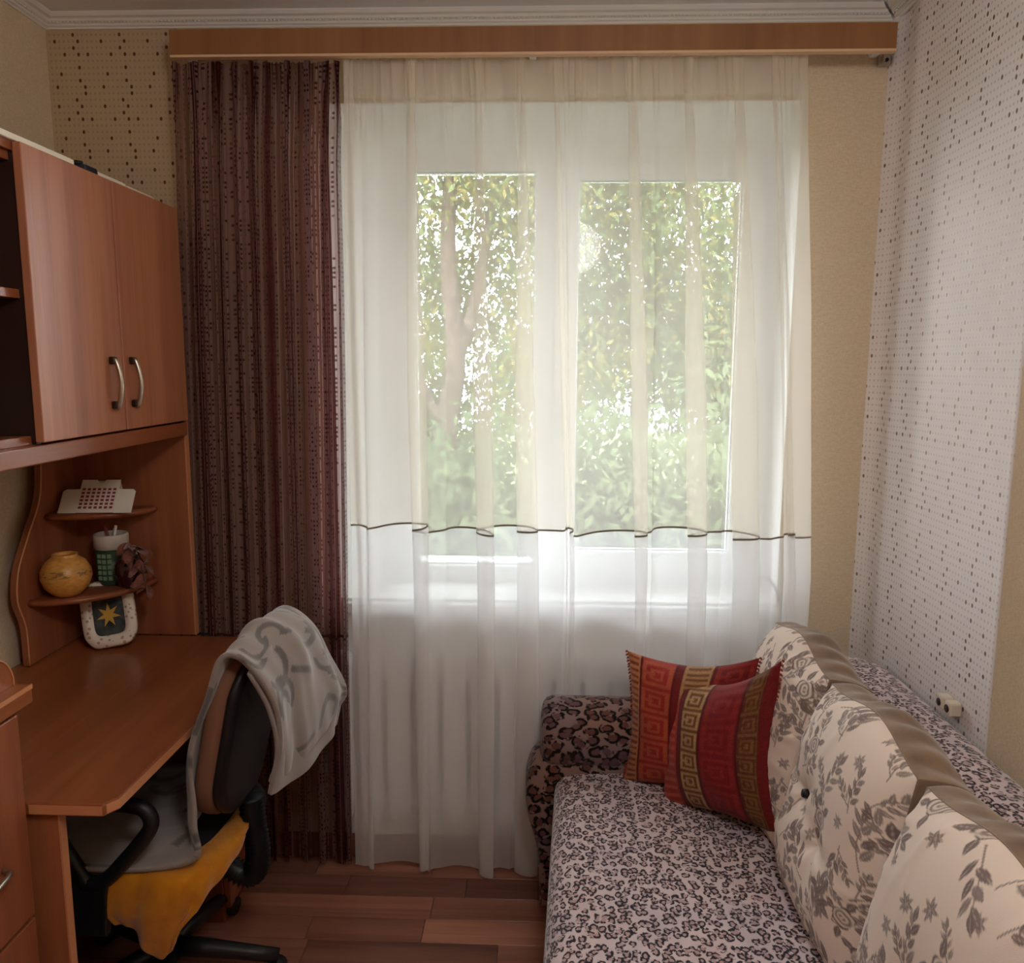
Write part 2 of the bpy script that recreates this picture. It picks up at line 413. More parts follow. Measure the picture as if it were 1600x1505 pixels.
# crown moulding with a bead row
def crown(name, wall):
    prof = [(0, 0), (.006, 0), (.008, .004), (.014, .006), (.016, .011), (.026, .014), (.030, .019), (.040, .021), (.048, .028), (.05, .032), (0, .032)]
    z0 = 2.485; V, Fc = [], []
    if wall == 'back': ends = [(lambda d, h: (XL+d, YB-d, z0+h)), (lambda d, h: (XR-.012-d, YB-d, z0+h))]
    elif wall == 'left': ends = [(lambda d, h: (XL+d, YB-d, z0+h)), (lambda d, h: (XL+d, YF, z0+h))]
    else: ends = [(lambda d, h: (XR-.004-d, YB-d, z0+h)), (lambda d, h: (XR-.004-d, YF, z0+h))]
    n = len(prof)
    for e in ends: V += [e(d, h) for d, h in prof]
    for i in range(n): j = (i+1) % n; Fc.append((i, j, n+j, n+i))
    o = struct(mesh(name, V, Fc, M_crown))
    # beads
    V, Fc = [], []
    a = Vector(ends[0](.021, .0125)); b = Vector(ends[1](.021, .0125)); L = (b-a).length; k = int(L/.0105)
    ico = [(1, 0, 0), (-1, 0, 0), (0, 1, 0), (0, -1, 0), (0, 0, 1), (0, 0, -1)]; fi = [(0, 2, 4), (2, 1, 4), (1, 3, 4), (3, 0, 4), (2, 0, 5), (1, 2, 5), (3, 1, 5), (0, 3, 5)]
    for q in range(k):
        c = a.lerp(b, (q+.5)/k); i = len(V); V += [c+Vector(p)*.0042 for p in ico]; Fc += [(i+x, i+y_, i+z) for x, y_, z in fi]
    bo = mesh('bead_row', V, Fc, M_crown, o, smooth=True); bo['kind'] = 'stuff'
crown('trim_1', 'back'); crown('trim_2', 'left'); crown('trim_3', 'right')
prism('baseboard_back', [(YB, 0), (YB-.016, 0), (YB-.016, .055), (YB-.008, .07), (YB, .07)], 'x', XL, XR-.03, M_base)['kind'] = 'structure'
prism('baseboard_left', [(XL, 0), (XL+.016, 0), (XL+.016, .055), (XL+.008, .07), (XL, .07)], 'y', YF, YB-.02, M_base)['kind'] = 'structure'

# added fill lamp: an unseen opal globe on a short stem, brightening the room
lamp = thing('added_fill_lamp', (.2, .3, 2.10), 'added opal fill lamp, out of view overhead, brightening the room', 'lamp')
def opal():
    t = NT('opal_fill_glow'); e = t.new('Emission', None, Color=(1, .965, .94, 1), Strength=FILL_LAMP); t.t.links.new(e.outputs[0], t.out.inputs[0]); return t.m
lathe('shade', [(0, 2.10)]+[(.15*math.sin(PI*k/16), 2.25-.15*math.cos(PI*k/16)) for k in range(1, 16)]+[(.03, 2.40)], .2, .3, opal(), lamp, 28)
lathe('stem', [(.02, 2.395), (.008, 2.41), (.008, 2.49), (.06, 2.495), (.06, ZC)], .2, .3, M_metal, lamp, 16)

# ------------------------------------------------------------------ window
win = thing('window_1', (.12, FY, FZ0), None, None); win['kind'] = 'structure'
def glass():
    t = NT('window_glass'); tp = t.new('BsdfTransparent', None, Color=(.97, .985, .98, 1)); g = t.new('BsdfGlossy', None, Roughness=.02)
    fr = t.new('Fresnel', None, IOR=1.4); m = t.new('MixShader', None, i0=t.math('MULTIPLY', fr.outputs[0], .8), i1=tp.outputs[0], i2=g.outputs[0])
    t.t.links.new(m.outputs[0], t.out.inputs[0]); return t.m
M_glass = glass(); M_gasket = plain('grey_gasket', (120, 122, 124), .6)
def frame_ring(name, x0, x1, z0, z1, l, r, b, tp, y0, y1, mat, parent):
    bm = bmesh.new()
    box_bm((x0, y0, z0), (x0+l, y1, z1), .004, 2, bm); box_bm((x1-r, y0, z0), (x1, y1, z1), .004, 2, bm)
    box_bm((x0+l, y0, z0), (x1-r, y1, z0+b), .004, 2, bm); box_bm((x0+l, y0, z1-tp), (x1-r, y1, z1), .004, 2, bm)
    return bm_obj(name, bm, mat, parent)
frame_ring('window_frame', FX0-.01, FX1+.01, FZ0-.01, FZ1+.01, .075, .06, .062, .072, 2.60, 2.67, M_pvc, win)
box('mullion', (-.022, 2.598, FZ0+.05), (.045, 2.672, FZ1-.06), M_pvc, win, .004)
sash = frame_ring('sash', .04, FX1-.045, FZ0+.04, FZ1-.05, .075, .072, .072, .045, 2.578, 2.64, M_pvc, win)
def pane(x0, x1, z0, z1, y, p):
    box('pane', (x0, y, z0), (x1, y+.004, z1), M_glass, p, 0)
    frame_ring('gasket', x0-.004, x1+.004, z0-.004, z1+.004, .007, .007, .007, .007, y-.006, y-.001, M_gasket, p)
pane(FX0+.065, -.022, FZ0+.052, FZ1-.062, 2.635, win); pane(.115, FX1-.117, FZ0+.112, FZ1-.095, 2.61, sash)
hb = bmesh.new(); box_bm((.062, 2.562, 1.42), (.082, 2.579, 1.49), .004, 2, hb); box_bm((.066, 2.545, 1.34), (.079, 2.563, 1.47), .005, 2, hb)
bm_obj('window_handle', hb, M_pvc, sash)
box('window_sill', (-.60, 2.33, .806), (.735, 2.60, .842), M_pvc, win, .008)

# ------------------------------------------------------------------ outside: ground and trees
def noisecol(name, a, b, s, rough=.9, tr=0.):
    t = NT(name); n = t.new('TexNoise', None, Vector=t.coord(), Scale=s, Detail=3.0).outputs[0]
    col = t.ramp(n, [(.3, lin(*a)), (.7, lin(*b))])
    if tr == 0: return t.bsdf(col, rough, 0, .2)
    d = t.new('BsdfDiffuse', None, Color=col); q = t.new('BsdfTranslucent', None, Color=col)
    m = t.new('MixShader', None, i0=tr, i1=d.outputs[0], i2=q.outputs[0]); t.t.links.new(m.outputs[0], t.out.inputs[0]); return t.m
M_lawn = noisecol('lawn_green', (66, 82, 44), (94, 108, 58), 2.)
M_bark = noisecol('grey_bark', (56, 46, 40), (84, 72, 62), 12.)
M_leaf = [noisecol('leaf_green', (82, 94, 60), (114, 124, 82), 1.2, tr=.5), noisecol('leaf_dull_green', (68, 80, 58), (96, 106, 76), 1.2, tr=.5), noisecol('leaf_yellow_green', (98, 104, 62), (132, 120, 72), .8, tr=.5)]
struct(box('ground', (-14, 3.2, -1.3), (14, 34, -1.2), M_lawn, bev=0))
def tree(name, label, trunk, blobs, mats, nleaf, size, cat='tree'):
    base = Vector(trunk[0][0])
    t = thing(name, base, label, cat, 'trees outside the window')
    for k, br in enumerate(trunk):
        pts = smooth_path(br[:-1], 5); n = len(pts); r0 = br[-1]
        tube('trunk' if k == 0 else 'branch', pts, [r0*(1-.65*i/(n-1)) for i in range(n)], M_bark, t, 8)
    for k, mat in enumerate(mats):
        pos = []
        for (c, rad, wt) in blobs:
            m = int(nleaf*wt/len(mats)); d = RNG.normal(size=(m, 3)); d /= np.linalg.norm(d, axis=1)[:, None]
            d *= (RNG.random(m)**.5)[:, None]*np.array(rad); pos.append(np.array(c)+d)
        P = np.concatenate(pos); P = P[P[:, 2] > -1.15]; n = len(P)
        # clump: pull each leaf to one of many small sprays
        sp = P[RNG.integers(0, n, max(40, n//26))]; idx = RNG.integers(0, len(sp), n); P = sp[idx]+RNG.normal(size=(n, 3))*np.array([.14, .14, .2])
        a = RNG.normal(size=(n, 3))*np.array([1, 1, .8])+np.array([0, 0, -.9]); a /= np.linalg.norm(a, axis=1)[:, None]
        b = np.cross(a, RNG.normal(size=(n, 3))); b /= np.linalg.norm(b, axis=1)[:, None]
        L = size*RNG.uniform(.7, 1.3, n)[:, None]
        V = np.stack([P, P+a*L*.5+b*L*.2, P+a*L, P+a*L*.5-b*L*.2], 1).reshape(-1, 3)
        fo = mesh('foliage', V, np.arange(4*n).reshape(n, 4), mat, t); fo['kind'] = 'stuff'
tree('garden_tree', 'tall tree with forked grey trunk beyond the left window pane',
     [[(-.95, 7.2, -1.2), (-.86, 7.1, .8), (-.74, 7, 1.6), (-.80, 7, 2.6), (-.7, 7.1, 4.2), .13], [(-.76, 7, 1.55), (-.6, 7, 2.0), (-.46, 7.1, 2.7), (-.3, 7.2, 4), .07], [(-.84, 7.05, 1.0), (-1.2, 7, 1.7), (-1.6, 7, 2.6), .05]],
     [((-.6, 7.1, 3.6), (1.5, 1, .85), 1.0), ((-1.5, 7.3, 3.0), (.6, .6, .8), .3), ((-.1, 7.2, 2.9), (.45, .7, .6), .22), ((-1.2, 7.6, 1.2), (.55, .6, .8), .3), ((-.1, 7.4, 1.4), (.4, .5, .7), .2), ((-.75, 7.5, 2.3), (.75, .4, .7), .35), ((-.9, 7.6, .9), (.6, .4, .7), .3)], M_leaf[:1]+M_leaf[2:], 9500, .085)
tree('garden_tree', 'leafy yellow-green tree filling the right window pane',
     [[(.95, 8.2, -1.2), (1.0, 8.1, 1.2), (1.1, 8, 2.4), (1.0, 8, 4.5), .12], [(1.05, 8, 1.9), (.5, 8, 2.8), (.3, 8, 3.8), .05], [(1.08, 8, 2.1), (1.5, 7.9, 3), .05]],
     [((.95, 8, 3.2), (1.25, .9, 1.2), 1.2), ((.6, 8.2, 1.9), (.8, .8, .8), .5), ((1.5, 8.2, 1.8), (.7, .8, .9), .5), ((2.3, 8.2, 3), (.8, .8, 1.4), .4), ((2.1, 8.3, 1.1), (.5, .6, 1.3), .5)], M_leaf, 9500, .09)
tree('garden_bush', 'drooping willow-like bush low behind both window panes',
     [[(.15, 5.2, -1.2), (.2, 5.2, -.4), (.1, 5.2, .4), .06], [(.15, 5.2, -.8), (.6, 5.2, .1), (.9, 5.2, .5), .04]],
     [((.0, 5.3, .3), (.9, .5, .8), .8), ((.9, 5.4, .3), (.8, .5, .9), .8), ((-.9, 5.6, .1), (.7, .5, .8), .6), ((-1.5, 6., .2), (.8, .5, 1.0), .4), ((1.6, 5.7, .3), (.6, .5, 1.0), .4)], M_leaf[1:2], 9000, .1, 'bush')
for i, (x, y_, h, lab) in enumerate(((-2.6, 12, 4.2, 'distant tree hidden mostly behind the forked tree'), (.3, 13, 3.4, 'distant dull green tree seen between the panes'), (2.9, 12.5, 4.6, 'distant tree behind the right window jamb'))):
    tree('distant_tree', lab, [[(x, y_, -1.2), (x+.1, y_, .6), (x, y_, h-.6), .14]], [((x, y_, h*.45), (1.3, 1, h*.42), 1.0)], M_leaf[1:2], 2600, .2)

# ------------------------------------------------------------------ radiator under the sill
rad = thing('radiator', (.1, 2.325, 0), 'white cast iron radiator behind the sheer curtain under the window', 'radiator')
def rad_section():
    bm = bmesh.new()
    pts = []
    for k in range(25):   # outline in x,z with rounded top and a pointed lobe at the foot
        a = PI*k/24; pts.append((.036*math.cos(a), .655+.036*math.sin(a)))
    pts += [(-.036, .20), (-.030, .165), (-.016, .145), (0, .138), (.016, .145), (.030, .165), (.036, .20)]
    return pts
base = None
for k in range(14):
    if base is None:
        base = prism('section', rad_section(), 'y', 2.305, 2.35, M_enamel, rad, .008)
        x0 = base.location.x
        for v in base.data.vertices: v.co.x += 0
        base.location.x = -.50-.1+.0
    else:
        o = base.copy(); COL.objects.link(o); o.parent = rad; o.location.x = -.6+.0865*k
tube('manifold', [(-.55, 2.328, .62), (.72, 2.328, .62)], .018, M_enamel, rad); tube('manifold', [(-.55, 2.328, .21), (.72, 2.328, .21)], .018, M_enamel, rad)

# ------------------------------------------------------------------ pelmet and curtains
pel = thing('curtain_pelmet', (-.04, 2.24, 2.36), 'long wooden curtain pelmet board across the top of the window wall', 'pelmet')
box('board', (-.995, 2.238, 2.372), (.91, 2.256, 2.437), M_pelmet, pel, .002)
box('edge_strip', (-.995, 2.236, 2.366), (.91, 2.258, 2.3725), plain('pale_pelmet_edge', (222, 186, 150), .4), pel, .001)
box('rail', (-.99, 2.262, 2.384), (.905, 2.300, 2.396), M_pvc, pel, .003)
for x in (-.99, -.04, .885): box('bracket_arm', (x, 2.256, 2.392), (x+.02, 2.359, 2.41), M_pvc, pel, .002)
br = thing('rail_end_bracket', (.925, 2.35, 2.365), 'small metal rail end bracket below the right end of the pelmet', 'bracket')
bm = bmesh.new(); box_bm((.908, 2.343, 2.368), (.94, 2.359, 2.394), .002, 2, bm); box_bm((.914, 2.325, 2.372), (.918, 2.345, 2.392), .001, 1, bm); bm_obj('plate', bm, M_metal, br)
tube('screw', [(.928, 2.344, 2.381), (.928, 2.338, 2.381)], .005, M_black, br)

def folds(comps, warp):
    def f(s, z):
        t = s+sum(a*np.sin(2*PI*fq*s+ph) for a, fq, ph in warp)
        dx = np.zeros_like(s); dy = np.zeros_like(s)
        for A, B, fq, ph, drift in comps:
            th = 2*PI*fq*t+ph+drift*z; dx = dx+A*np.sin(th); dy = dy+B*np.cos(th+.5)
        return dx, dy
    return f
def drape(nx, zs, x_of, y_of, f, amp_of, gather, tail=.05):
    s = np.linspace(0, 1, nx); rows = []
    for z in zs:
        dx, dy = f(s, z); k = amp_of(z); g = gather(z); ew = np.clip(s/.05, 0, 1)*np.clip((1-s)/tail, 0, 1); dx = dx*ew
        x = x_of(s, z)+dx*k+.0055*g*np.sin(2*PI*70*s+9*z); y = y_of(s, z)+dy*k+.006*g*np.sin(2*PI*64*s+1)
        rows.append(np.stack([x, y, np.full(nx, z)], 1))
    return np.array(rows), s
# sheer voile
fs = folds([(.042, .015, 8.6, .4, .35), (.019, .008, 15.3, 2.0, -.3), (.005, .004, 33, 1., .5)], [(.020, 2.3, .7), (.012, 4.1, 2.2)])
sheer = thing('sheer_curtain', (.1, 2.26, .03), 'long white sheer voile curtain gathered across the window', 'curtain')
ax = lambda s, z: -.543-.006*(2.36-z)+s*(1.243+.090*np.clip((2.36-z)/1.4, 0, 1))
ay = lambda s, z: 2.29-.03*np.clip((1.0-z)/.9, 0, 1)*np.clip((.5-s)/.15, 0, 1)-(.006+.040*np.clip((2.33-z)/.6, 0, 1))*s
amp = lambda z: .55+.45*min(1, (2.38-z)/.9)
gat = lambda z: max(0., 1-(2.375-z)/.22)
zline = 1.085; NXS = 900
def sheer_panel(name, z0, z1, nz, mat, hem=False):
    zs = np.linspace(z0, z1, nz); G, s = drape(NXS, zs, ax, ay, fs, amp, gat)
    wob = .010*np.sin(2*PI*8.6*s+1.2)+.006*np.sin(2*PI*3.1*s)
    for j, z in enumerate(zs): G[j, :, 2] += wob*np.interp(z, [0.02, zline, 1.6, 2.3], [.6, 1, 0.2, 0])
    o = mesh(name, G.reshape(-1, 3), grid_faces(NXS, nz), mat, sheer, smooth=True); return G
Gu = sheer_panel('voile_panel', zline, 2.376, 40, M_voile)
Gl = sheer_panel('hem_panel', .025, zline, 26, M_voile_low)
# a doubled selvedge along the right edge
def strip(name, G, i0, i1, off, mat, parent):
    H = G[:, i0:i1].copy(); H[:, :, 1] -= off
    return mesh(name, H.reshape(-1, 3), grid_faces(i1-i0, H.shape[0]), mat, parent, smooth=True)
strip('side_hem', Gu, NXS-26, NXS, .004, M_voile, sheer)
strip('side_hem', Gu, 0, 30, .004, M_voile, sheer)
line = Gl[-1]; V = []
for dz, dyy in ((-.0028, -.0025), (.0028, -.0025)): V.append(line+np.array([0, dyy, dz]))
mesh('ribbon', np.array(V).reshape(-1, 3), grid_faces(NXS, 2), M_cord, sheer, smooth=True)
Gh = strip('heading_tape', Gu[-4:], 0, NXS, .003, M_voile, sheer)
# dark side curtain
fd = folds([(.017, .013, 9.5, 1.0, .25), (.008, .006, 17.7, .3, -.4), (.003, .003, 41, 1, .3)], [(.018, 2.1, .3), (.01, 5.3, 1.4)])
dark = thing('side_curtain', (-.78, 2.24, .03), 'dark brown striped organza curtain hanging at the left of the window', 'curtain')
NXD = 760
def dx0(z): return np.interp(z, [0.03, .7, 1.6, 2.36], [-1.035, -1.035, -1.02, -1.0])
def dx1(z): return np.interp(z, [0.03, .75, .95, 1.5, 2.1, 2.36], [-.588, -.585, -.582, -.576, -.572, -.560])
def dax(s, z):
    a, b = dx0(z), dx1(z); k = .93; e = b+np.interp(z, [.03, .9, 1.8, 2.2, 2.36], [.02, .022, .024, .022, .006])
    x = np.where(s < k, a+s/k*(b-a), b+(s-k)/(1-k)*(e-b))
    return x-.006*np.clip((s-.985)/.015, 0, 1)*1.0
def dark_panel(name, z0, z1, nz):
    zs = np.linspace(z0, z1, nz); G, s = drape(NXD, zs, dax, lambda s, z: 2.274+0*s, fd, lambda z: .6+.4*min(1, (2.38-z)/.6), gat, .08)
    o = mesh(name, G.reshape(-1, 3), grid_faces(NXD, nz), M_dark_curtain, dark, smooth=True)
    uu, vv = np.meshgrid(s*1.5, zs); set_uv(o, np.stack([uu.ravel(), vv.ravel()], 1)); return G
Gd = dark_panel('organza_panel', .755, 2.365, 44); Gd2 = dark_panel('lower_panel', .03, .755, 20)
M_dband = plain('dark_ribbon', (52, 26, 26), .8)
V = [Gd[0]+np.array([0, -.003, -.004]), Gd[0]+np.array([0, -.003, .004])]
mesh('ribbon', np.array(V).reshape(-1, 3), grid_faces(NXD, 2), M_dband, dark, smooth=True)
tag(tube('cord', smooth_path([(.628, 2.36, .85), (.645, 2.335, .925), (.676, 2.32, .939), (.705, 2.31, .889), (.718, 2.303, .82), (.72, 2.303, .62)], 6), .0035, plain('grey_cable', (120, 124, 128), .5)),
    'thin grey cable curving over the right end of the window sill', 'cord')

# ------------------------------------------------------------------ desk, pedestal, chest of drawers, hutch
desk = thing('writing_desk', (-1.09, 1.82, 0), 'cherry laminate desk along the left wall beneath the hutch', 'desk')
prism('tabletop', [(-1.39, 1.332), (-.793, 1.332), (-.775, 1.36), (-.768, 1.724), (-.773, 2.245), (-1.39, 2.245)], 'z', .737, .762, M_wood_y, desk, .004)
prism('edge_band', [(-.93, 1.3315), (-.7935, 1.3315), (-.7745, 1.36), (-.7675, 1.724), (-.7725, 2.245), (-.775, 2.245), (-.7705, 1.724), (-.7775, 1.362), (-.795, 1.334), (-.93, 1.334)], 'z', .7405, .7585, M_edge, desk, 0)
box('leg_panel', (-1.36, 1.345, 0), (-.885, 1.363, .737), M_wood_z, desk, .001)
box('leg_edge', (-.8855, 1.3445, 0), (-.882, 1.3635, .737), M_edge, desk, 0)
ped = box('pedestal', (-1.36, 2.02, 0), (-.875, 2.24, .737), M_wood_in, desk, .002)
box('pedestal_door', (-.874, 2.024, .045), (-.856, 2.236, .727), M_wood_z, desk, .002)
box('added_dark_panel', (-1.385, 1.40, .25), (-1.367, 2.02, .72), M_wood_in, desk, .002)  # added panel against the wall, keeps the space under the desk dark

chest = thing('drawer_chest', (-1.17, .98, 0), 'cherry laminate chest of drawers at the left edge before the desk', 'chest')
bm = bmesh.new(); box_bm((-1.395, .60, .04), (-.945, 1.326, .945), .002, 2, bm); box_bm((-1.39, .62, 0), (-.97, 1.31, .04), 0, 1, bm)
bm_obj('carcass', bm, M_wood_z, chest)
box('top_board', (-1.395, .59, .945), (-.923, 1.360, .98), M_wood_y, chest, .003)
box('top_edge', (-.9232, .59, .972), (-.9215, 1.359, .9805), M_edge, chest, 0)
g = [(.62, .98), (1.352, .98), (1.352, .995), (1.346, 1.012), (1.332, 1.030), (1.31, 1.042), (1.285, 1.047), (1.25, 1.046), (1.2, 1.036), (1.1, 1.03), (.62, 1.03)]
gal = prism('gallery_rail', g, 'x', -.970, -.952, M_wood_y, chest, .001)
tube('rail_edge', smooth_path([(-.9515, a, b) for a, b in g[1:]], 4), .0018, M_edge, gal, 6)
for z0, z1 in ((.06, .296), (.304, .541), (.549, .938)):
    d = box('drawer', (-.947, .605, z0), (-.928, 1.322, z1), M_wood_z, chest, .002)
    zc = (z0+z1)/2-.06 if z0 > .5 else (z0+z1)/2
    tube('handle', smooth_path([(-.928, 1.12, zc), (-.910, 1.13, zc), (-.903, 1.185, zc), (-.910, 1.24, zc), (-.928, 1.25, zc)], 6), .005, M_metal, d)

hut = thing('desk_hutch', (-1.2, 1.7, .75), 'cherry laminate wall cabinet with two doors standing over the desk', 'cabinet')
YH = 1.612
b_ = box('side_panel', (-1.392, 2.282, .7505), (-1.032, 2.302, 1.99), M_wood_z, hut, .001)
box('panel_edge', (-1.0325, 2.281, .751), (-1.029, 2.303, 1.99), M_edge, b_, 0)
# wavy back panel by the wall
wav = smooth_path([(2.012, .752, 0), (2.01, .86, 0), (1.985, .94, 0), (2.0, 1.02, 0), (2.05, 1.10, 0), (2.105, 1.18, 0), (2.125, 1.25, 0), (2.13, 1.352, 0)], 6)
wp = prism('wavy_panel', [(p.x, p.y) for p in wav]+[(2.281, 1.352), (2.281, .752)], 'x', -1.385, -1.367, M_wood_z, hut, .0008)
tube('wavy_edge', [(-1.3665, p.x, p.y) for p in wav], .0022, M_edge, wp, 6)
box('bottom_board', (-1.392, .90, 1.354), (-1.021, 2.281, 1.392), M_wood_y, hut, .003)
box('top_board', (-1.392, .90, 1.972), (-1.04, 2.281, 1.99), M_wood_y, hut, .001)
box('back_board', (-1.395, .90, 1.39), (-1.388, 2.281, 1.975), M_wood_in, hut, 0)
M_part = plain('shade_dark_brown', (46, 26, 20), .5)  # dark brown; on the partition it is shade put into the laminate's colour
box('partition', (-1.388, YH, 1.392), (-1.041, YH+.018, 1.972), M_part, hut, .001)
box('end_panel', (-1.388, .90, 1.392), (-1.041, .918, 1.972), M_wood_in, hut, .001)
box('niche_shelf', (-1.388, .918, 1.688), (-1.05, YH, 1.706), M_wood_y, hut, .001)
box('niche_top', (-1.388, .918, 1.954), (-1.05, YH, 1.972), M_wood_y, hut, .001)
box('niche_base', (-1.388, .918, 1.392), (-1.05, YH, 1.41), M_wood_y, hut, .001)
for k, (y0, y1, hy) in enumerate(((1.606, 1.938, 1.918), (1.943, 2.288, 1.972))):
    d = box('door', (-1.038, y0, 1.397), (-1.020, y1, 1.988), M_door, hut, .002)
    hs = hy-.035 if k == 0 else hy+.005
    hn = tube('handle', smooth_path([(-1.02, hs, 1.455), (-1.006, hs, 1.458), (-.996, hs, 1.51), (-1.006, hs, 1.565), (-1.02, hs, 1.568)], 6), .0055, M_metal, d)
    for zz in (1.452, 1.557): box('handle_foot', (-1.0195, hs-.009, zz), (-1.006, hs+.009, zz+.018), M_darkmetal, d, .003)
def quarter(rx, ry, z):
    p = [(-1.3665, 2.281)]
    for k in range(25):
        a = PI/2*k/24; p.append((-1.3665+rx*math.sin(a), 2.281-ry*math.cos(a)))
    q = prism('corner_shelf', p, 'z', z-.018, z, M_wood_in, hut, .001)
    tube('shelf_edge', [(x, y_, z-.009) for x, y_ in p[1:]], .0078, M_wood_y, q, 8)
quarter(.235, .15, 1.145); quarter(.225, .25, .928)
tag(box('grey_speaker', (-1.29, 1.38, 1.414), (-1.12, 1.57, 1.537), plain('grey_speaker_plastic', (96, 98, 100), .6), None, .006), 'grey box standing in the open niche of the hutch', 'speaker')
bkf = thing('box_file', (-1.33, 1.5, 1.4135), 'black file box at the back of the open niche', 'file')
box('case', (-1.364, 1.33, 1.4135), (-1.30, 1.575, 1.58), M_black, bkf, .003); box('spine_label', (-1.2999, 1.44, 1.45), (-1.299, 1.5, 1.53), plain('dark_label', (60, 60, 62), .6), bkf, 0)
# things on top of the hutch
def paper_roll(name, y0, y1, x, r, rgb, label, cat):
    t = thing(name, (x, (y0+y1)/2, 1.9845), label, cat)
    box('sheet', (x-.11, y0, 1.9840), (x, y1, 1.9840+r), plain(name+'_paper', rgb, .7), t, .002)
    box('top_sheet', (x-.10, y0+.004, 1.9842+r), (x-.004, y1-.006, 1.9857+r), M_white, t, 0)
paper_roll('poster_board', 1.28, 1.785, -1.017, .012, (240, 232, 214), 'white cardboard sheet lying on top of the hutch near its left part', 'board')
paper_roll('folded_paper', 1.887, 2.01, -1.02, .010, (226, 220, 206), 'folded white paper on the hutch top beside the black clip', 'paper')
paper_roll('folded_paper', 2.02, 2.157, -1.02, .007, (214, 204, 182), 'thin cream paper on the hutch top at its window end', 'paper')
tp = thing('tape_dispenser', (-1.034, 1.857, 1.9845), 'small black clip with white mark lying on the hutch top', 'clip')
bm = bmesh.new(); box_bm((-1.064, 1.834, 1.9840), (-1.019, 1.884, 2.0), .004, 2, bm); bm_obj('body', bm, plain('navy_plastic', (26, 28, 44), .4), tp)
tube('reel', [(-1.044, 1.844, 2.0), (-1.044, 1.844, 2.008)], .012, M_black, tp, 14)

K = .985   # the whole hutch is built a touch small so that the curtain clears it
hut.location = (-1.182, 1.6745, .7622); hut.scale = (K, K, K)
# items on the corner shelves and the desk
vas = thing('clay_vase', (-1.277, 2.06, .9385), 'round ochre clay vase with narrow neck on the lower corner shelf', 'vase')
def ochre():
    t = NT('ochre_glaze'); z = t.new('SeparateXYZ', None, Vector=t.coord()).outputs[2]
    n = t.new('TexNoise', None, Vector=t.scaled(t.coord(), (60, 60, 160)), Scale=1.0, Detail=3.0).outputs[0]
    col = t.ramp(n, [(.35, lin(204, 142, 66)), (.65, lin(220, 164, 86))])
    band = t.math('MULTIPLY', t.step(z, .055, .06), t.step(z, .078, .073)); band = t.math('MULTIPLY', band, t.step(n, .5, .56))
    return t.bsdf(t.mix(t.math('MULTIPLY', band, .8), col, lin(104, 82, 44)), .35)
lathe('body', [(.0, .0), (.032, 0), (.036, .004), (.054, .022), (.0635, .048), (.062, .068), (.05, .092), (.034, .104), (.031, .108), (.033, .113), (.028, .113), (.026, .104), (.03, .09), (.0, .088)], 0, 0, ochre(), vas, 36, True)
jar = thing('pencil_jar', (-1.22, 2.192, .9385), 'tall green tin with pale rim behind the round vase', 'jar')
M_green = plain('dark_green_tin', (46, 70, 52), .4)
lathe('body', [(0, 0), (.043, 0), (.0435, .003), (.0435, .1), (.0435, .1)], 0, 0, M_green, jar, 28, True)
lathe('rim', [(.0437, .1), (.046, .102), (.046, .138), (.044, .142), (.040, .142), (.040, .11), (0, .108)], 0, 0, plain('pale_rim', (200, 190, 180), .4), jar, 28, True)
bm = bmesh.new()
for r_ in range(5):
    for q in range(3):
        a = -1.9+q*.33; x, y_ = .0438*math.cos(a), .0438*math.sin(a); box_bm((x-.005, y_-.002, .015+r_*.016), (x+.005, y_+.002, .026+r_*.016), 0, 1, bm)
bm_obj('label_grid', bm, plain('pale_green_print', (128, 160, 128), .5), jar, True)
for q, (dx, dy, rgb) in enumerate(((.01, .0, (220, 214, 205)), (-.018, .012, (150, 70, 60)), (.02, -.014, (210, 205, 200)))):
    tag(tube('pencil', [(-1.22+dx*.6, 2.192+dy, 1.05), (-1.22+dx*1.3, 2.192+dy*1.2, 1.094+.006*q)], .004, plain('pencil_paint', rgb, .5)), ['pale pencil upright in the green tin', 'red pencil leaning left in the green tin', 'white pencil at the right rim of the green tin'][q], 'pencil')
dv = thing('dark_goblet', (-1.15, 2.152, .9385), 'dark maroon glass bowl vase beside the green tin', 'vase')
lathe('bowl', [(0, 0), (.026, 0), (.028, .004), (.036, .02), (.0405, .045), (.038, .065), (.030, .08), (.026, .084), (.024, .08), (.034, .06), (.036, .04), (0, .012)], 0, 0, plain('maroon_glass', (52, 16, 20), .12, 0., .8), dv, 30, True)
fl = thing('dried_flower', (-1.15, 2.15, .955), 'dried reddish brown flower spray drooping beside the dark bowl vase', 'flower')
st = smooth_path([(-1.15, 2.15, .955), (-1.14, 2.145, 1.03), (-1.12, 2.13, 1.05), (-1.098, 2.12, 1.0), (-1.086, 2.115, .93)], 6)
tube('stem', st, .002, plain('dry_stem', (92, 60, 44), .8), fl, 6)
M_petal = velour('dry_petal', (84, 34, 34), (140, 88, 74), 60.)
def petal_mesh():
    n = 6; V, Fc = [], []
    for i in range(n):
        t = i/(n-1); wd = .013*math.sin(PI*min(1, t*.93+.07))
        for k in (-1, 0, 1): V.append((t*.045, k*wd, .006*math.sin(t*3)+.004*abs(k)))
    me = bpy.data.meshes.new('petal'); me.from_pydata(V, [], grid_faces(3, n)); me.materials.append(M_petal); me.polygons.foreach_set('use_smooth', [True]*len(me.polygons)); return me
pm = petal_mesh()
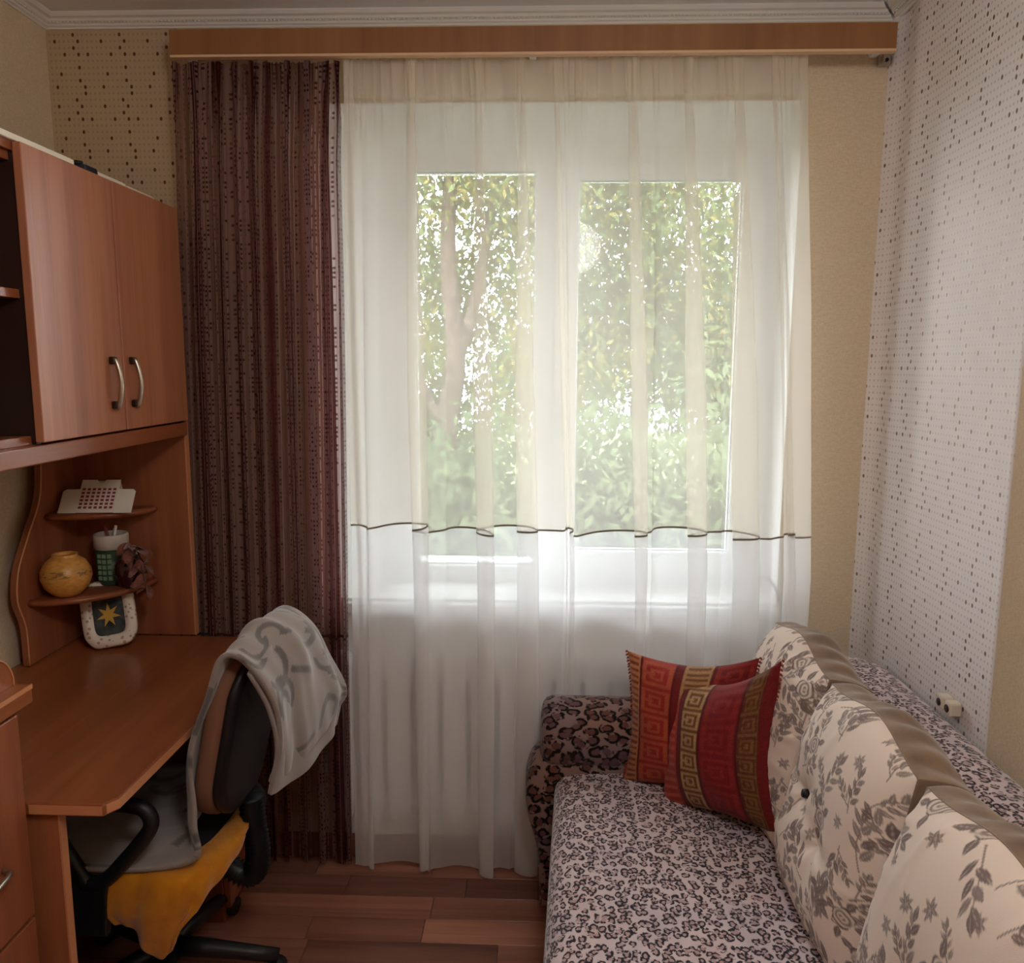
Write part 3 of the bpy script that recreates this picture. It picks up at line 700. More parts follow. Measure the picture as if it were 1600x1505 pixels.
for k in range(34):
    c = st[int(len(st)*(.35+.64*random.random()))-1]
    o = bpy.data.objects.new('petal', pm); COL.objects.link(o); o.parent = fl
    o.location = c-fl.location+Vector((random.gauss(0, .007), random.gauss(0, .007), random.gauss(0, .008))); o.rotation_euler = (random.uniform(-1.5, 1.5), random.uniform(.0, 1.4), random.uniform(0, 6.28)); s = random.uniform(.6, 1.05); o.scale = (s, s, s)

cal = thing('desk_calendar', (-1.226, 2.155, 1.152), 'white die-cut tent calendar with red date grid on the upper corner shelf', 'calendar', rot=(0, 0, math.radians(6)))
th = math.radians(38)
def tilt(pts, y0=-.035, th=th): return [(x, y0+h*math.sin(th), h*math.cos(th)) for x, h in pts]
def card(name, pts, mat, off=0., t_=.0016):
    q = [(x, y_-off*math.cos(th), z+off*math.sin(th)) for x, y_, z in tilt(pts)]; n = len(q); back = [(x, y_+t_, z) for x, y_, z in q]
    return mesh(name, q+back, [tuple(range(n)), tuple(range(2*n-1, n-1, -1))]+[(i, i+n, (i+1) % n+n, (i+1) % n) for i in range(n)], mat, cal, True)
card('front_card', [(-.052, 0), (.052, 0), (.052, .104), (.012, .104), (.006, .094), (-.006, .094), (-.012, .104), (-.052, .104)], M_white, .002)
card('side_flap', [(-.098, 0), (-.05, 0), (-.05, .075), (-.09, .075), (-.098, .068)], M_white); card('side_flap', [(.05, 0), (.098, 0), (.098, .068), (.09, .075), (.05, .075)], M_white)
mesh('back_card', [(-.05, .03, .08), (.05, .03, .08), (.05, .06, 0), (-.05, .06, 0)], [(0, 1, 2, 3)], M_white, cal, True)
bm = bmesh.new()
for r_ in range(6):
    for q in range(7):
        x = -.045+q*.0138; h = .012+r_*.0115
        c = [(x, h), (x+.0085, h), (x+.0085, h+.007), (x, h+.007)]
        vv = [bm.verts.new((a, b_y-.0036*math.cos(th), b_z+.0036*math.sin(th))) for a, b_y, b_z in tilt(c)]; bm.faces.new(vv)
bm_obj('date_grid', bm, plain('red_print', (150, 52, 58), .6), cal, True)

pf = thing('photo_frame', (-1.195, 2.12, .772), 'white flowered photo frame with a yellow star picture leaning on the desk', 'frame', rot=(0, math.radians(-7), math.radians(18)))
def frame_part():
    nu, V, Fc = 64, [], []
    rows = []
    for (hw, hh, d) in ((.066, .088, .004), (.069, .092, .0), (.066, .088, -.009), (.052, .074, -.012), (.042, .062, -.009), (.040, .060, -.003)):
        row_ = []
        for k in range(nu):
            a = 2*PI*k/nu; c, s = math.cos(a), math.sin(a); e = .38
            x = hw*math.copysign(abs(c)**e, c); z = hh*math.copysign(abs(s)**e, s); wv = 1+.035*math.cos(4*a)*(hw > .05)
            row_.append((x*wv, d, .092+z*wv))
        rows.append(row_)
    V = [p for r_ in rows for p in r_]; Fc = grid_faces(nu, len(rows), True)
    return V, Fc
ft = math.radians(-17)
rotx = Matrix.Rotation(ft, 3, 'X')
def fr_pts(V): return [tuple(rotx @ Vector(p)) for p in V]
def flowered():
    t = NT('flowered_white_frame'); v = t.new('TexVoronoi', None, Vector=t.coord(), Scale=70.0); d = t.step(v.outputs['Distance'], .34, .26)
    return t.bsdf(t.mix(t.math('MULTIPLY', d, .7), lin(232, 220, 206), t.mix(t.step(t.new('SeparateColor', None, Color=v.outputs['Color']).outputs[0], .45, .55), lin(150, 128, 70), lin(178, 92, 84))), .5)
V, Fc = frame_part(); mesh('border', fr_pts(V), Fc, flowered(), pf, True, True)
pic = mesh('picture', fr_pts([(-.043, -.004, .03), (.043, -.004, .03), (.043, -.004, .154), (-.043, -.004, .154)]), [(0, 1, 2, 3)], velour('dark_picture', (34, 40, 44), (92, 96, 96), 25.), pf, True)
sv = [(0, -.0052, .088)]
for k in range(14):
    a = PI/2+2*PI*k/14; r = .032 if k % 2 == 0 else .013; sv.append((r*math.cos(a), -.0048, .088+r*1.1*math.sin(a)))
mesh('star_flower', fr_pts(sv), [(0, 1+(k+1) % 14, 1+k) for k in range(14)], plain('yellow_petal', (206, 160, 60), .6), pic, True)
mesh('stand', fr_pts([(-.02, .004, .13), (.02, .004, .13)])+[(.02, .075, .001), (-.02, .075, .001)], [(0, 1, 2, 3)], M_part, pf, True)

# ------------------------------------------------------------------ office chair
ch = thing('office_chair', (-.93, 1.80, 0), 'black swivel office chair pushed under the desk with blanket over it', 'chair')
def rounded(wd, h, zc, r_top, r_bot, n=10):
    pts = []
    for (cx_, cz, r, a0) in ((wd/2-r_top, zc+h/2-r_top, r_top, 0), (-wd/2+r_top, zc+h/2-r_top, r_top, PI/2), (-wd/2+r_bot, zc-h/2+r_bot, r_bot, PI), (wd/2-r_bot, zc-h/2+r_bot, r_bot, 1.5*PI)):
        for k in range(n+1): a = a0+PI/2*k/n; pts.append((cx_+r*math.cos(a), cz+r*math.sin(a)))
    return pts
def back_layer(name, w0, h, zc, x_off, th_, mat, rt, rb, par):
    # plate in local (Y,Z), extruded along the lean direction in X
    pts = rounded(w0, h, zc, rt, rb); bm = bmesh.new()
    rings = []
    for (sc_, d) in ((.90, 0), (.985, .12), (1, .4), (1, .7), (.97, .92), (.86, 1)):
        rg = []
        for y_, z in pts:
            yy = y_*sc_; zz = zc+(z-zc)*(1-(1-sc_)*.7)
            x = -.735+(zz-.46)*.205+x_off+th_*d-.06*(yy/.2)**2*.5
            rg.append(bm.verts.new((x, 1.81+yy, zz)))
        rings.append(rg)
    n = len(pts)
    for a, b in zip(rings[:-1], rings[1:]):
        for k in range(n): bm.faces.new((a[k], a[(k+1) % n], b[(k+1) % n], b[k]))
    bm.faces.new(rings[0][::-1]); bm.faces.new(rings[-1])
    bmesh.ops.recalc_face_normals(bm, faces=bm.faces[:])
    return bm_obj(name, bm, mat, par, smooth=True)
back = back_layer('backrest', .36, .42, .72, -.042, .045, M_tan, .1, .13, ch)
back_layer('back_shell', .35, .41, .715, .0, .022, M_black, .1, .13, ch)
# seat cushion
prism('seat', [(p[0]-.93, p[1]+1.80) for p in rounded(.44, .42, 0, .09, .09)], 'z', .395, .45, M_blackcloth, ch, .02, smooth=True)
box('seat_plate', (-1.05, 1.70, .375), (-.78, 1.90, .405), M_black, ch, .006)
# support bar with bellows
bp = smooth_path([(-.90, 1.81, .385), (-.80, 1.81, .345), (-.735, 1.81, .30), (-.70, 1.81, .31), (-.690, 1.81, .37), (-.698, 1.81, .44), (-.702, 1.81, .51)], 12)
rr = [.026+(.005 if i % 2 else -.004) for i in range(len(bp))]
tube('bellows_bar', bp, rr, M_black, ch, 14)
# near and far armrests: closed loops
for y_ in (1.562, 2.04):
    lp = [(-.972, y_, .44), (-.935, y_, .448), (-.88, y_, .505), (-.832, y_, .565), (-.826, y_, .598), (-.85, y_, .622), (-.92, y_, .628), (-1.03, y_, .628), (-1.062, y_, .612), (-1.058, y_, .585), (-1.02, y_, .52), (-.985, y_, .455), (-.972, y_, .44)]
    a = tube('armrest', smooth_path(lp, 5), .0165, M_black, ch, 12)
    yb = y_+(.0 if y_ < 1.8 else -.0)
    pr = [(-1.02, .32), (-.935, .32), (-.93, .40), (-.925, .455), (-1.005, .455), (-1.015, .40)]
    prism('arm_bracket', pr, 'y', yb-.012, yb+.012, M_black, ch, .004)
    y2 = 1.70 if y_ < 1.8 else 1.90
    box('bracket_foot', (-1.0, min(yb, y2), .36), (-.95, max(yb, y2), .376), M_black, ch, .003)
lathe('gas_column', [(0, .07), (.032, .07), (.03, .10), (.026, .11), (.026, .24), (.018, .245), (.018, .375), (0, .375)], -.93, 1.80, M_black, ch, 20)
for k in range(5):
    a = math.radians(6+72*k); c, s = math.cos(a), math.sin(a)
    lg = tube('base_leg', [(-.93+c*r, 1.80+s*r, z) for r, z in ((.02, .10), (.1, .092), (.2, .075), (.275, .062))], [.026, .023, .019, .017], M_black, ch, 10)
    cxx, cyy = -.93+c*.268, 1.80+s*.268
    tube('caster', [(cxx-s*.02, cyy+c*.02, .0255), (cxx+s*.02, cyy-c*.02, .0255)], .025, M_black, lg, 14)

# ------------------------------------------------------------------ blanket and yellow cloth on the chair
def loft(ctrl, nu, nv):
    """ctrl[v][u] control points -> dense grid through Catmull-Rom in both directions"""
    A = np.array(ctrl, float)
    def cr(P, n):
        m = len(P); t = np.linspace(0, m-1, n); i = np.clip(t.astype(int), 0, m-2); f = (t-i)[:, None, None] if P.ndim == 3 else (t-i)[:, None]
        g = lambda k: P[np.clip(i+k, 0, m-1)]
        p0, p1, p2, p3 = g(-1), g(0), g(1), g(2)
        return .5*(2*p1+(p2-p0)*f+(2*p0-5*p1+4*p2-p3)*f*f+(-p0+3*p1-3*p2+p3)*f**3)
    B = cr(A, nv); C = np.transpose(cr(np.transpose(B, (1, 0, 2)), nu), (1, 0, 2)); return C
def thick_sheet(name, G, mat, parent, th_, rgb=None, fold=None):
    nv, nu = G.shape[:2]
    du = np.gradient(G, axis=1); dv = np.gradient(G, axis=0); n = np.cross(du, dv); n /= np.linalg.norm(n, axis=2)[:, :, None]+1e-9
    if fold is not None: G = G+n*fold[:, :, None]
    T = G+n*th_/2; B = G-n*th_/2
    V = np.concatenate([T.reshape(-1, 3), B.reshape(-1, 3)]); N = nv*nu
    F1 = grid_faces(nu, nv); Fc = F1+[(d+N, c+N, b+N, a+N) for a, b, c, d in F1]
    rim = [i for i in range(nu)]+[j*nu+nu-1 for j in range(1, nv)]+[(nv-1)*nu+i for i in range(nu-2, -1, -1)]+[j*nu for j in range(nv-2, 0, -1)]
    for a, b in zip(rim, rim[1:]+rim[:1]): Fc.append((b, a, a+N, b+N))
    o = mesh(name, V, Fc, mat, parent, smooth=True)
    if rgb is not None: c = rgb.reshape(-1, 3); set_color(o, np.concatenate([c, c]))
    return o
LN = lambda *c: np.array(lin(*c)[:3])
bl_ctrl = [  # rows: seat front, seat middle, seat back, backrest foot, middle, shoulder, ridge, behind the ridge, flap, hem
    [(-1.15, 1.572, .470), (-1.15, 1.70, .480), (-1.15, 1.84, .480), (-1.15, 2.0, .474)],
    [(-1.05, 1.566, .470), (-1.03, 1.70, .484), (-1.02, 1.84, .486), (-1.02, 2.02, .474)],
    [(-.91, 1.566, .470), (-.90, 1.70, .486), (-.89, 1.84, .490), (-.90, 2.02, .476)],
    [(-.752, 1.592, .482), (-.80, 1.70, .505), (-.805, 1.84, .515), (-.815, 2.0, .50)],
    [(-.757, 1.602, .565), (-.785, 1.70, .60), (-.780, 1.84, .61), (-.80, 2.0, .60)],
    [(-.758, 1.612, .705), (-.750, 1.70, .72), (-.745, 1.84, .73), (-.76, 2.0, .72)],
    [(-.715, 1.612, .835), (-.705, 1.70, .85), (-.70, 1.84, .86), (-.715, 2.0, .85)],
    [(-.665, 1.605, .935), (-.655, 1.70, .960), (-.648, 1.84, .962), (-.66, 2.01, .925)],
    [(-.610, 1.615, .905), (-.598, 1.72, .935), (-.590, 1.86, .930), (-.60, 2.03, .868)],
    [(-.578, 1.64, .815), (-.562, 1.74, .84), (-.552, 1.88, .845), (-.548, 2.03, .775)],
    [(-.568, 1.655, .715), (-.556, 1.74, .73), (-.538, 1.89, .755), (-.520, 2.03, .690)],
    [(-.600, 1.660, .630), (-.570, 1.76, .625), (-.538, 1.90, .645), (-.528, 2.02, .655)]]
nu, nv = 90, 260
G = loft(bl_ctrl, nu, nv)
uu, vv = np.meshgrid(np.linspace(0, .46, nu), np.linspace(0, 1.25, nv))
fold = .004*np.sin(uu*34+vv*5)+.003*np.sin(uu*61-vv*11+1)+.003*np.sin(vv*29+uu*8)
fold += .012*np.exp(-((uu-.13-.05*(vv-.9))/.028)**2)*np.clip((vv-.80)/.15, 0, 1)-.010*np.exp(-((uu-.21-.06*(vv-.9))/.03)**2)*np.clip((vv-.80)/.15, 0, 1)
cA, cB = LN(150, 139, 133), LN(104, 97, 95)
m = np.zeros_like(uu)
rg = random.Random(5)
for k in range(44):
    cx_, cz = rg.uniform(0, .46), rg.uniform(0, 1.25); R_ = rg.uniform(.028, .06); a0 = rg.uniform(0, 6.28); sp = rg.uniform(2.4, 4.6)
    r = np.hypot(uu-cx_, vv-cz); a = (np.arctan2(vv-cz, uu-cx_)-a0) % (2*PI)
    m = np.maximum(m, np.clip((.011-abs(r-R_))/.003, 0, 1)*(a < sp))
for k in range(22):
    cx_, cz, a = rg.uniform(0, .46), rg.uniform(0, 1.25), rg.choice([0, PI/2, .5]); p = (uu-cx_)*math.cos(a)+(vv-cz)*math.sin(a); q = -(uu-cx_)*math.sin(a)+(vv-cz)*math.cos(a)
    m = np.maximum(m, np.clip((.010-abs(q))/.003, 0, 1)*(abs(p) < .05))
rgb = cA+(cB-cA)*m[:, :, None]
blk = thing('grey_blanket', (-.80, 1.80, .46), 'grey plush blanket with darker scroll print draped over the office chair', 'blanket')
thick_sheet('plush_sheet', G, M_plush, blk, .012, rgb, fold)
# doubled lower layer showing beneath the flap hem
ctrl2 = [[(a-.012, b+.0, c-.004) for a, b, c in r_] for r_ in bl_ctrl[8:]]
ctrl2[-1] = [(-.608, 1.665, .60), (-.572, 1.78, .585), (-.545, 1.93, .595), (-.548, 2.02, .60)]
G2 = loft(ctrl2, nu, 70); u3, v3 = np.meshgrid(np.linspace(0, .46, nu), np.linspace(0, .4, 70))
thick_sheet('under_layer', G2, M_plush, blk, .010, np.broadcast_to(cA, G2.shape).copy(), .003*np.sin(u3*40+v3*9)-.004)
yc = [[(-1.0, 1.61, .454), (-.88, 1.61, .454), (-.80, 1.65, .454), (-.76, 1.70, .456), (-.745, 1.84, .458)],
      [(-1.0, 1.578, .452), (-.88, 1.574, .452), (-.785, 1.582, .452), (-.728, 1.665, .454), (-.716, 1.80, .456)],
      [(-.985, 1.566, .43), (-.88, 1.560, .42), (-.77, 1.562, .425), (-.712, 1.645, .438), (-.700, 1.79, .450)],
      [(-.965, 1.566, .385), (-.89, 1.556, .37), (-.79, 1.554, .355), (-.716, 1.625, .405), (-.702, 1.77, .435)],
      [(-.935, 1.568, .345), (-.890, 1.566, .335), (-.815, 1.556, .268), (-.755, 1.578, .392), (-.710, 1.75, .425)]]
Gy = loft(yc, 70, 50); u4, v4 = np.meshgrid(np.linspace(0, 1, 70), np.linspace(0, 1, 50))
yl = thing('yellow_cloth', (-.84, 1.66, .46), 'yellow cloth hanging over the chair seat edge beneath the grey blanket', 'cloth')
thick_sheet('cloth_sheet', Gy, M_yellow, yl, .006, None, .004*np.sin(u4*26+1)*v4+.003*np.sin(u4*47)*v4)

# ------------------------------------------------------------------ sofa
sofa = thing('sofa', (.5, 1.3, 0), 'leopard print sofa along the right wall with rolled far arm', 'sofa')
SY0, SY1 = .25, 2.10
def profile_sweep(name, prof, ys, mat, xshift=None, cap=True):
    V = []
    for y_ in ys:
        for x, z in prof: V.append((x+(xshift(y_) if xshift else 0), y_, z))
    n = len(prof); Fc = grid_faces(n, len(ys))
    if cap: Fc.append(tuple(range(n))); Fc.append(tuple((len(ys)-1)*n+k for k in range(n-1, -1, -1)))
    return mesh(name, V, Fc, mat, sofa, smooth=True)
sp = smooth_path([(-.012, .06, 0), (-.004, .2, 0), (.0, .33, 0), (.002, .40, 0), (.018, .433, 0), (.05, .447, 0), (.12, .452, 0), (.3, .456, 0), (.55, .452, 0), (.76, .44, 0)], 5)
sprof = [(p.x, p.y) for p in sp]+[(.76, .06)]
profile_sweep('seat', sprof, np.linspace(SY0, 2.14, 40), M_leo, lambda y_: .012+.038*(y_-1.36)/.75)
bp2 = smooth_path([(.70, .40, 0), (.715, .52, 0), (.735, .64, 0), (.755, .715, 0), (.79, .755, 0), (.84, .772, 0), (.90, .770, 0), (.94, .752, 0), (.945, .7, 0)], 5)
bprof = [(p.x, p.y) for p in bp2]+[(.945, .06), (.70, .06)]
ysb = list(np.linspace(SY0, 2.06, 30)); V = []; 
for k, y_ in enumerate(ysb+[2.12, 2.16, 2.19, 2.205, 2.21]):
    e = max(0., (y_-2.06)/.15); sq = math.sqrt(max(0., 1-e*e))
    for x, z in bprof: V.append((.86+(x-.86)*(.35+.65*sq) if z > .3 else x, y_, z if z < .3 else .3+(z-.3)*(.90+.10*sq)))
nb = len(bprof); tot = len(ysb)+5; Fc = grid_faces(nb, tot); Fc += [tuple(range(nb)), tuple((tot-1)*nb+k for k in range(nb-1, -1, -1))]
mesh('back', V, Fc, M_leo, sofa, smooth=True)
# rolled arm at the window end
arm = thing('arm', Vector((.4, 2.14, .05))-sofa.location, None, None); arm.parent = sofa
del arm
for o in list(bpy.data.objects):
    if o.name == 'arm': bpy.data.objects.remove(o)
Vb = []; ring = 28; R0 = .094; cxs = [.008, .010, .016, .026, .04]+list(np.linspace(.06, .82, 20))
rs = [.0, .05, .075, .088, .0935]+[R0]*20
for x, r in zip(cxs, rs):
    for k in range(ring):
        a = 2*PI*k/ring; Vb.append((x, 2.125+r*math.cos(a), .545+r*1.03*math.sin(a)))
Fb = grid_faces(ring, len(cxs), True)
roll_o = mesh('arm_roll', Vb, Fb, M_leo_dark, sofa, smooth=True)
ap = smooth_path([(.10, .50, 0), (.02, .487, 0), (-.014, .465, 0), (-.031, .42, 0), (-.034, .37, 0), (-.026, .31, 0), (-.008, .25, 0), (.004, .18, 0), (.008, .04, 0)], 6)
prism('arm_panel', [(p.x+.003, p.y) for p in ap]+[(.30, .04), (.30, .50)], 'y', 2.06, 2.205, M_leo_dark, sofa, .02, smooth=True)

# ------------------------------------------------------------------ cushions
def floral(Uc, Vc, seed):
    """darkness of a brown flower print on a cloth measured in metres"""
    r_ = random.Random(seed); D = np.zeros_like(Uc)
    def local(cx_, cz, a): du, dv = Uc-cx_, Vc-cz; return du*math.cos(a)+dv*math.sin(a), -du*math.sin(a)+dv*math.cos(a)
    def leaf(cx_, cz, a, L, W, dk=.8):
        p, q = local(cx_, cz, a); t = np.clip(p/L, 0, 1); wd = W*np.sin(PI*t**.8); inside = (p > 0) & (p < L)
        mk = np.clip((wd-abs(q))/.0012+.5, 0, 1)*inside; vein = np.clip((.0009-abs(q))/.0008+.3, 0, 1)
        np.maximum(D, mk*(dk-.3*vein), out=D)
    def stem(cx_, cz, a, L, bend):
        p, q = local(cx_, cz, a); mk = np.clip((.0012-abs(q-bend*np.sin(p/L*PI)))/.0008+.5, 0, 1)*((p > 0) & (p < L)); np.maximum(D, mk*.75, out=D)
    def daisy(cx_, cz, R_):
        n = r_.choice([6, 7, 8])
        for k in range(n): leaf(cx_, cz, 2*PI*k/n+r_.random()*.3, R_*r_.uniform(.8, 1.1), R_*.17, .75)
    def sprig(cx_, cz, a, L):
        stem(cx_, cz, a, L, L*.08)
        n = 6
        for k in range(n):
            t = .25+.75*k/n; x = cx_+L*t*math.cos(a); z = cz+L*t*math.sin(a)
            leaf(x, z, a+(1 if k % 2 else -1)*r_.uniform(.5, .9), L*r_.uniform(.28, .42), L*r_.uniform(.055, .085), r_.uniform(.65, .85))
        leaf(cx_+L*.95*math.cos(a), cz+L*.95*math.sin(a), a, L*.3, L*.07)
    def rose(cx_, cz, R_, a):
        p, q = local(cx_, cz, a); q = q*1.25; r = np.hypot(p, q); th_ = np.arctan2(q, p); edge = R_*(1+.1*np.cos(5*th_))
        mk = np.clip((edge-r)/.0015+.5, 0, 1); tex = .38+.42*np.sin(r/R_*15+2.2*np.sin(th_*2+1)+p/R_*1.5)
        rim = np.exp(-((r-edge*.93)/.0016)**2)*.5
        np.copyto(D, np.maximum(D*(1-mk), mk*np.clip(tex+rim, .12, .9)))
        for k in range(4): leaf(cx_+R_*.85*math.cos(a+1.5*k+.6), cz+R_*.85*math.sin(a+1.5*k+.6), a+1.5*k+.6+r_.uniform(-.3, .3), R_*1.1, R_*.3, .8)
    pts = []
    for _ in range(4000):
        x, z = r_.uniform(-.01, .43), r_.uniform(-.01, .45)
        if all((x-a)**2+(z-b)**2 > .056**2 for a, b in pts): pts.append((x, z))
    for k, (x, z) in enumerate(pts):
        c = r_.random()
        if c < .24: rose(x, z, r_.uniform(.019, .027), r_.uniform(0, 6.28)); sprig(x+.01, z+.02, r_.uniform(.8, 2.3), .05)
        elif c < .42: daisy(x, z, r_.uniform(.014, .02))
        else:
            a = r_.uniform(0, 6.28); sprig(x-.03*math.cos(a), z-.03*math.sin(a), a, r_.uniform(.07, .10))
            if r_.random() < .5: sprig(x-.02*math.cos(a), z-.02*math.sin(a), a+r_.uniform(.7, 1.2), .05)
    return D
cream, brn = LN(228, 210, 196), LN(76, 52, 54)
def floral_cushion(yc_, label, seed, xb, tiltx, yawz, dimples, button=None):
    """local frame: face in YZ plane looking to -X, width along Y, height along Z"""
    Wd, Hh, Th = .405, .435, .105
    c = thing('floral_cushion', (xb, yc_, .455), label, 'cushion', 'floral back cushions on the sofa', rot=(0, tiltx, yawz))
    n = 200
    u = np.linspace(0, 1, n); U, Vv = np.meshgrid(u, u)      # U: 0 far edge -> 1 near edge
    puff = (np.clip(1-abs(2*U-1)**2.6, 0, 1)*np.clip(1-abs(2*Vv-1)**2.6, 0, 1))**.55*.080
    # soft radial creases towards the tufts
    for (a, b, dp, s_) in dimples:
        r = np.hypot((U-a)*Wd, (Vv-b)*Hh); puff -= dp*np.exp(-(r/s_)**1.1); puff += .0035*np.cos(5*np.arctan2(Vv-b, U-a)+seed+a*9)*np.exp(-((r-.05)/.035)**2)
    r_ = random.Random(seed)
    for k in range(16):
        e = r_.choice([0, 1, 2, 3]); t0 = r_.random(); wdt = r_.uniform(.010, .02); am = r_.uniform(.003, .009)
        along, dist = ((U*Wd, Vv*Hh), (U*Wd, (1-Vv)*Hh), (Vv*Hh, U*Wd), (Vv*Hh, (1-U)*Wd))[e]
        puff += am*np.exp(-((along-t0*.42-.25*dist*r_.choice([-1, 1]))/wdt)**2)*np.clip(dist/.02, 0, 1)*np.exp(-dist/.07)
    edge = lambda t, k: 1+k*(1-(2*t-1)**2)        # sides bow out a little
    Y = (0.5-U)*Wd*edge(Vv, .035); Z = (Vv-.5)*Hh*edge(U, .03)+Hh/2
    Z += .012*np.sin(U*7+seed)*(Vv > .5)*(Vv-.5)*2
    X = -puff
    V = np.stack([X, Y, Z], 2).reshape(-1, 3)
    face = mesh('printed_face', V, [f[::-1] for f in grid_faces(n, n)], M_print, c, True, True)
    D = floral(U*.42, Vv*.44, seed); set_color(face, (cream+(brn-cream)*D[:, :, None]).reshape(-1, 3))
    # boxed taupe border with wrinkles, and the back
    rim = [(j, 0) for j in range(n)]+[(n-1, i) for i in range(1, n)]+[(j, n-1) for j in range(n-2, -1, -1)]+[(0, i) for i in range(n-2, 0, -1)]
    P = np.array([[X[j, i], Y[j, i], Z[j, i]] for j, i in rim]); m_ = len(P); cen = np.array([0, 0, Hh/2]); rows_ = []
    ang = np.linspace(0, 1, m_)
    for k in range(9):
        t = k/8; out = P-cen; out[:, 0] = 0; nn = out/np.linalg.norm(out, axis=1)[:, None]
        bul = .016*math.sin(PI*t)+.004*np.sin(ang*160+seed)*math.sin(PI*t)+.003*np.sin(ang*71+2*t)*math.sin(PI*t)
        q = P+nn*bul[:, None]-nn*(.012*t); q[:, 0] = P[:, 0]*(1-t)+t*Th+.003*np.sin(ang*90)*math.sin(PI*t); rows_.append(q)
    Vr = np.concatenate(rows_); Fr = grid_faces(m_, 9, True)
    mesh('boxed_border', Vr, Fr, M_brown, c, True, True)
    q = rows_[-1]; Vk = np.concatenate([q, cen+(q-cen)*.6+np.array([.02, 0, 0]), [cen+np.array([Th+.03, 0, 0])]]); Vk[m_:2*m_, 0] = Th+.022
    mesh('back_cloth', Vk, [(i, (i+1) % m_, m_+(i+1) % m_, m_+i) for i in range(m_)]+[(m_+i, m_+(i+1) % m_, 2*m_) for i in range(m_)], M_brown, c, True, True)
    pp = P+np.array([-.001, 0, 0]); Vt, Ft = tube_geo([Vector(x) for x in pp[::3]]+[Vector(pp[0])], .0018, 5)
    mesh('seam', Vt, Ft, M_brown, c, True, True)
    if button is not None:
        a, b = button; j, i = int(b*(n-1)), int(a*(n-1)); bx = X[j, i]
        lathe_o = tube('button', [(bx-.014, Y[j, i], Z[j, i]), (bx-.002, Y[j, i], Z[j, i])], [.0085, .0105], M_black, c, 14, True)
    return c
TL = math.radians(13)
floral_cushion(1.925, 'floral cushion farthest from view, behind the two red pillows', 11, .555, TL, 0., [(.5, .55, .03, .05)])
floral_cushion(1.497, 'middle floral cushion with a black button, fully in view', 4, .553, TL, 0., [(.30, .50, .040, .060), (.58, .40, .035, .06)], (.30, .50))
floral_cushion(1.064, 'floral cushion cut by the lower right picture corner', 23, .556, TL, 0., [(.62, .42, .04, .05)])

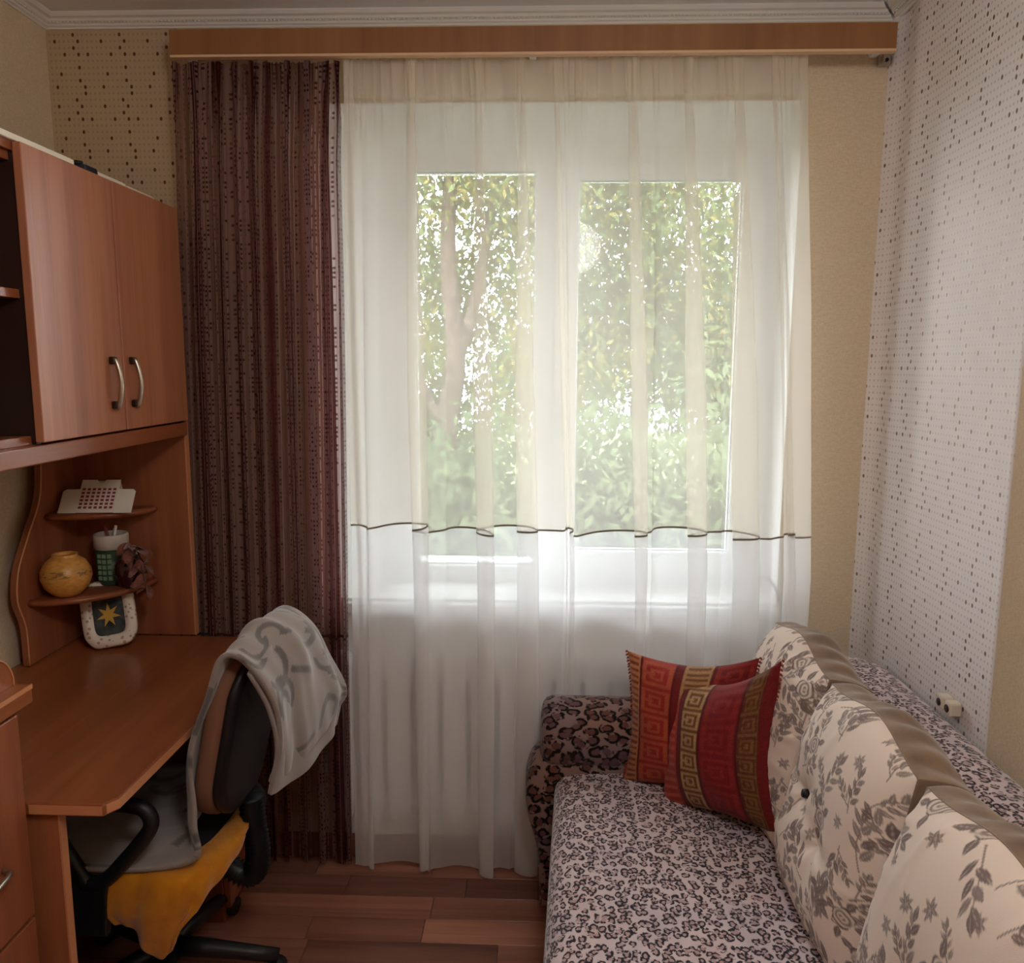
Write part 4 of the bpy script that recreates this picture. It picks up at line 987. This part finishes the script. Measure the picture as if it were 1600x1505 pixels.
def greek(U, Vv, bands):
    """stripes along V; each band (u0,u1,ground,line,cells,kind)"""
    rgb = np.zeros(U.shape+(3,)); rgb[:] = LN(120, 24, 22)
    for u0, u1, g, l, n, kind in bands:
        inb = (U >= u0) & (U < u1); a = (U-u0)/(u1-u0); b = (Vv*n) % 1
        rgb[inb] = LN(*g)
        if kind == 'key':
            d = np.maximum(abs(a-.5), abs(b-.5)*1.0)
            ln = ((d > .32) & (d < .43)) | ((d < .20) & (d > .11)) | ((abs(b-.5) < .05) & (a < .5) & (d < .34) & (d > .05))
        elif kind == 'bars': ln = (abs(b-.5) < .22) & (a > .12) & (a < .88)
        else: ln = np.zeros_like(inb)
        rgb[inb & ln] = LN(*l)
        rgb[inb & ((a < .04) | (a > .96))] = LN(84, 16, 20)
    return rgb
def red_pillow(loc, label, seed, tilt_, yawz, rollz, bands, S=.37, pull=0., droop=0.):
    c = thing('red_pillow', loc, label, 'cushion', 'red pillows with woven key bands', rot=(tilt_, rollz, yawz))
    n = 170; u = np.linspace(0, 1, n); U, Vv = np.meshgrid(u, u); a, b = 2*U-1, 2*Vv-1
    puff = ((1-abs(a)**2.2)*(1-abs(b)**2.2))**.62*.085
    px = a*S/2*(1-.12*(1-b**2)**1.0); pz = b*S/2*(1-.12*(1-a**2))+S/2+pull*np.clip(a, 0, 1)**1.5*np.clip(b, 0, 1)-droop*np.clip(-a, 0, 1)*np.clip(b, 0, 1)
    wr = .0016*np.sin(pz*240+3*np.sin(px*30))*np.exp(-puff*26)+.002*np.sin(px*60+pz*35+seed)
    rgb = greek(U, Vv, bands); r2_ = RNG.random(U.shape)[:, :, None]; rgb = (rgb+np.roll(rgb, 1, 0)+np.roll(rgb, 1, 1)+np.roll(rgb, -1, 0))/4*(.78+.44*r2_)
    rgb = rgb*(.9+.1*np.sin(Vv*520))[:, :, None]
    fr = mesh('front_cloth', np.stack([px, -puff-wr*(puff > .004), pz], 2).reshape(-1, 3), grid_faces(n, n), M_weave, c, True, True); set_color(fr, rgb.reshape(-1, 3))
    bk = mesh('back_cloth', np.stack([px, puff*.9, pz], 2).reshape(-1, 3), [f[::-1] for f in grid_faces(n, n)], M_weave, c, True, True); set_color(bk, rgb[:, ::-1].reshape(-1, 3))
    # knotted fringe along the two side seams
    V, Fc = [], []
    for side in (0, n-1):
        for k in range(46):
            j = int(k/45*(n-1)); p = Vector((px[j, side], 0, pz[j, side])); d = -1 if side == 0 else 1
            v, f = tube_geo([p, p+Vector((d*.003, random.uniform(-.002, .002), -.001)), p+Vector((d*.006, random.uniform(-.003, .003), -.004))], [.0028, .0034, .0018], 5)
            o_ = len(V); V += v; Fc += [tuple(i+o_ for i in q) for q in f]
    e = mesh('fringe', V, Fc, plain('fringe_yarn', (150, 62, 46), .9), c, True, True); e['kind'] = 'stuff'
    return c
gold, red, dred, tan_, orng = (172, 126, 82), (150, 36, 28), (112, 20, 22), (190, 152, 108), (196, 88, 60)
red_pillow((.390, 1.955, .455), 'red pillow at the back, leaning on the leopard arm roll', 1, math.radians(-12), math.radians(-27), math.radians(-4),
           [(0, .12, (190, 120, 74), (120, 60, 40), 22, 'bars'), (.12, .42, (156, 38, 30), (172, 78, 48), 5, 'key'), (.42, .47, dred, red, 1, ''), (.47, .70, gold, (104, 66, 40), 26, 'bars'), (.70, 1.01, dred, (140, 40, 32), 6, 'key')], .352, .02)
red_pillow((.446, 1.84, .455), 'red pillow in front, with a bright gold key band', 2, math.radians(-13), math.radians(-46), math.radians(-11),
           [(0, .26, (168, 50, 40), (192, 84, 60), 16, 'bars'), (.26, .29, dred, red, 1, ''), (.29, .49, (112, 68, 34), (178, 138, 94), 6.3, 'key'), (.49, .80, (122, 22, 24), (134, 33, 31), 4.2, 'key'), (.80, .93, (120, 82, 40), (92, 44, 26), 8, 'key'), (.93, 1.01, dred, red, 1, '')], .345, .055, .01)

# ------------------------------------------------------------------ wall socket
so = thing('wall_socket', (.95, 1.78, .78), 'pale surface socket on the right wall just above the sofa back', 'socket')
M_sock = plain('cream_plastic', (214, 200, 180), .4)
for y0, yw in ((1.747, .026), (1.782, .03)):
    b = box('socket_body', (.930, y0, .775), (.958, y0+yw, .808), M_sock, so, .005)
    tube('socket_hole', [(.9305, y0+yw/2, .791), (.9285, y0+yw/2, .791)], .009, M_part, b, 14)
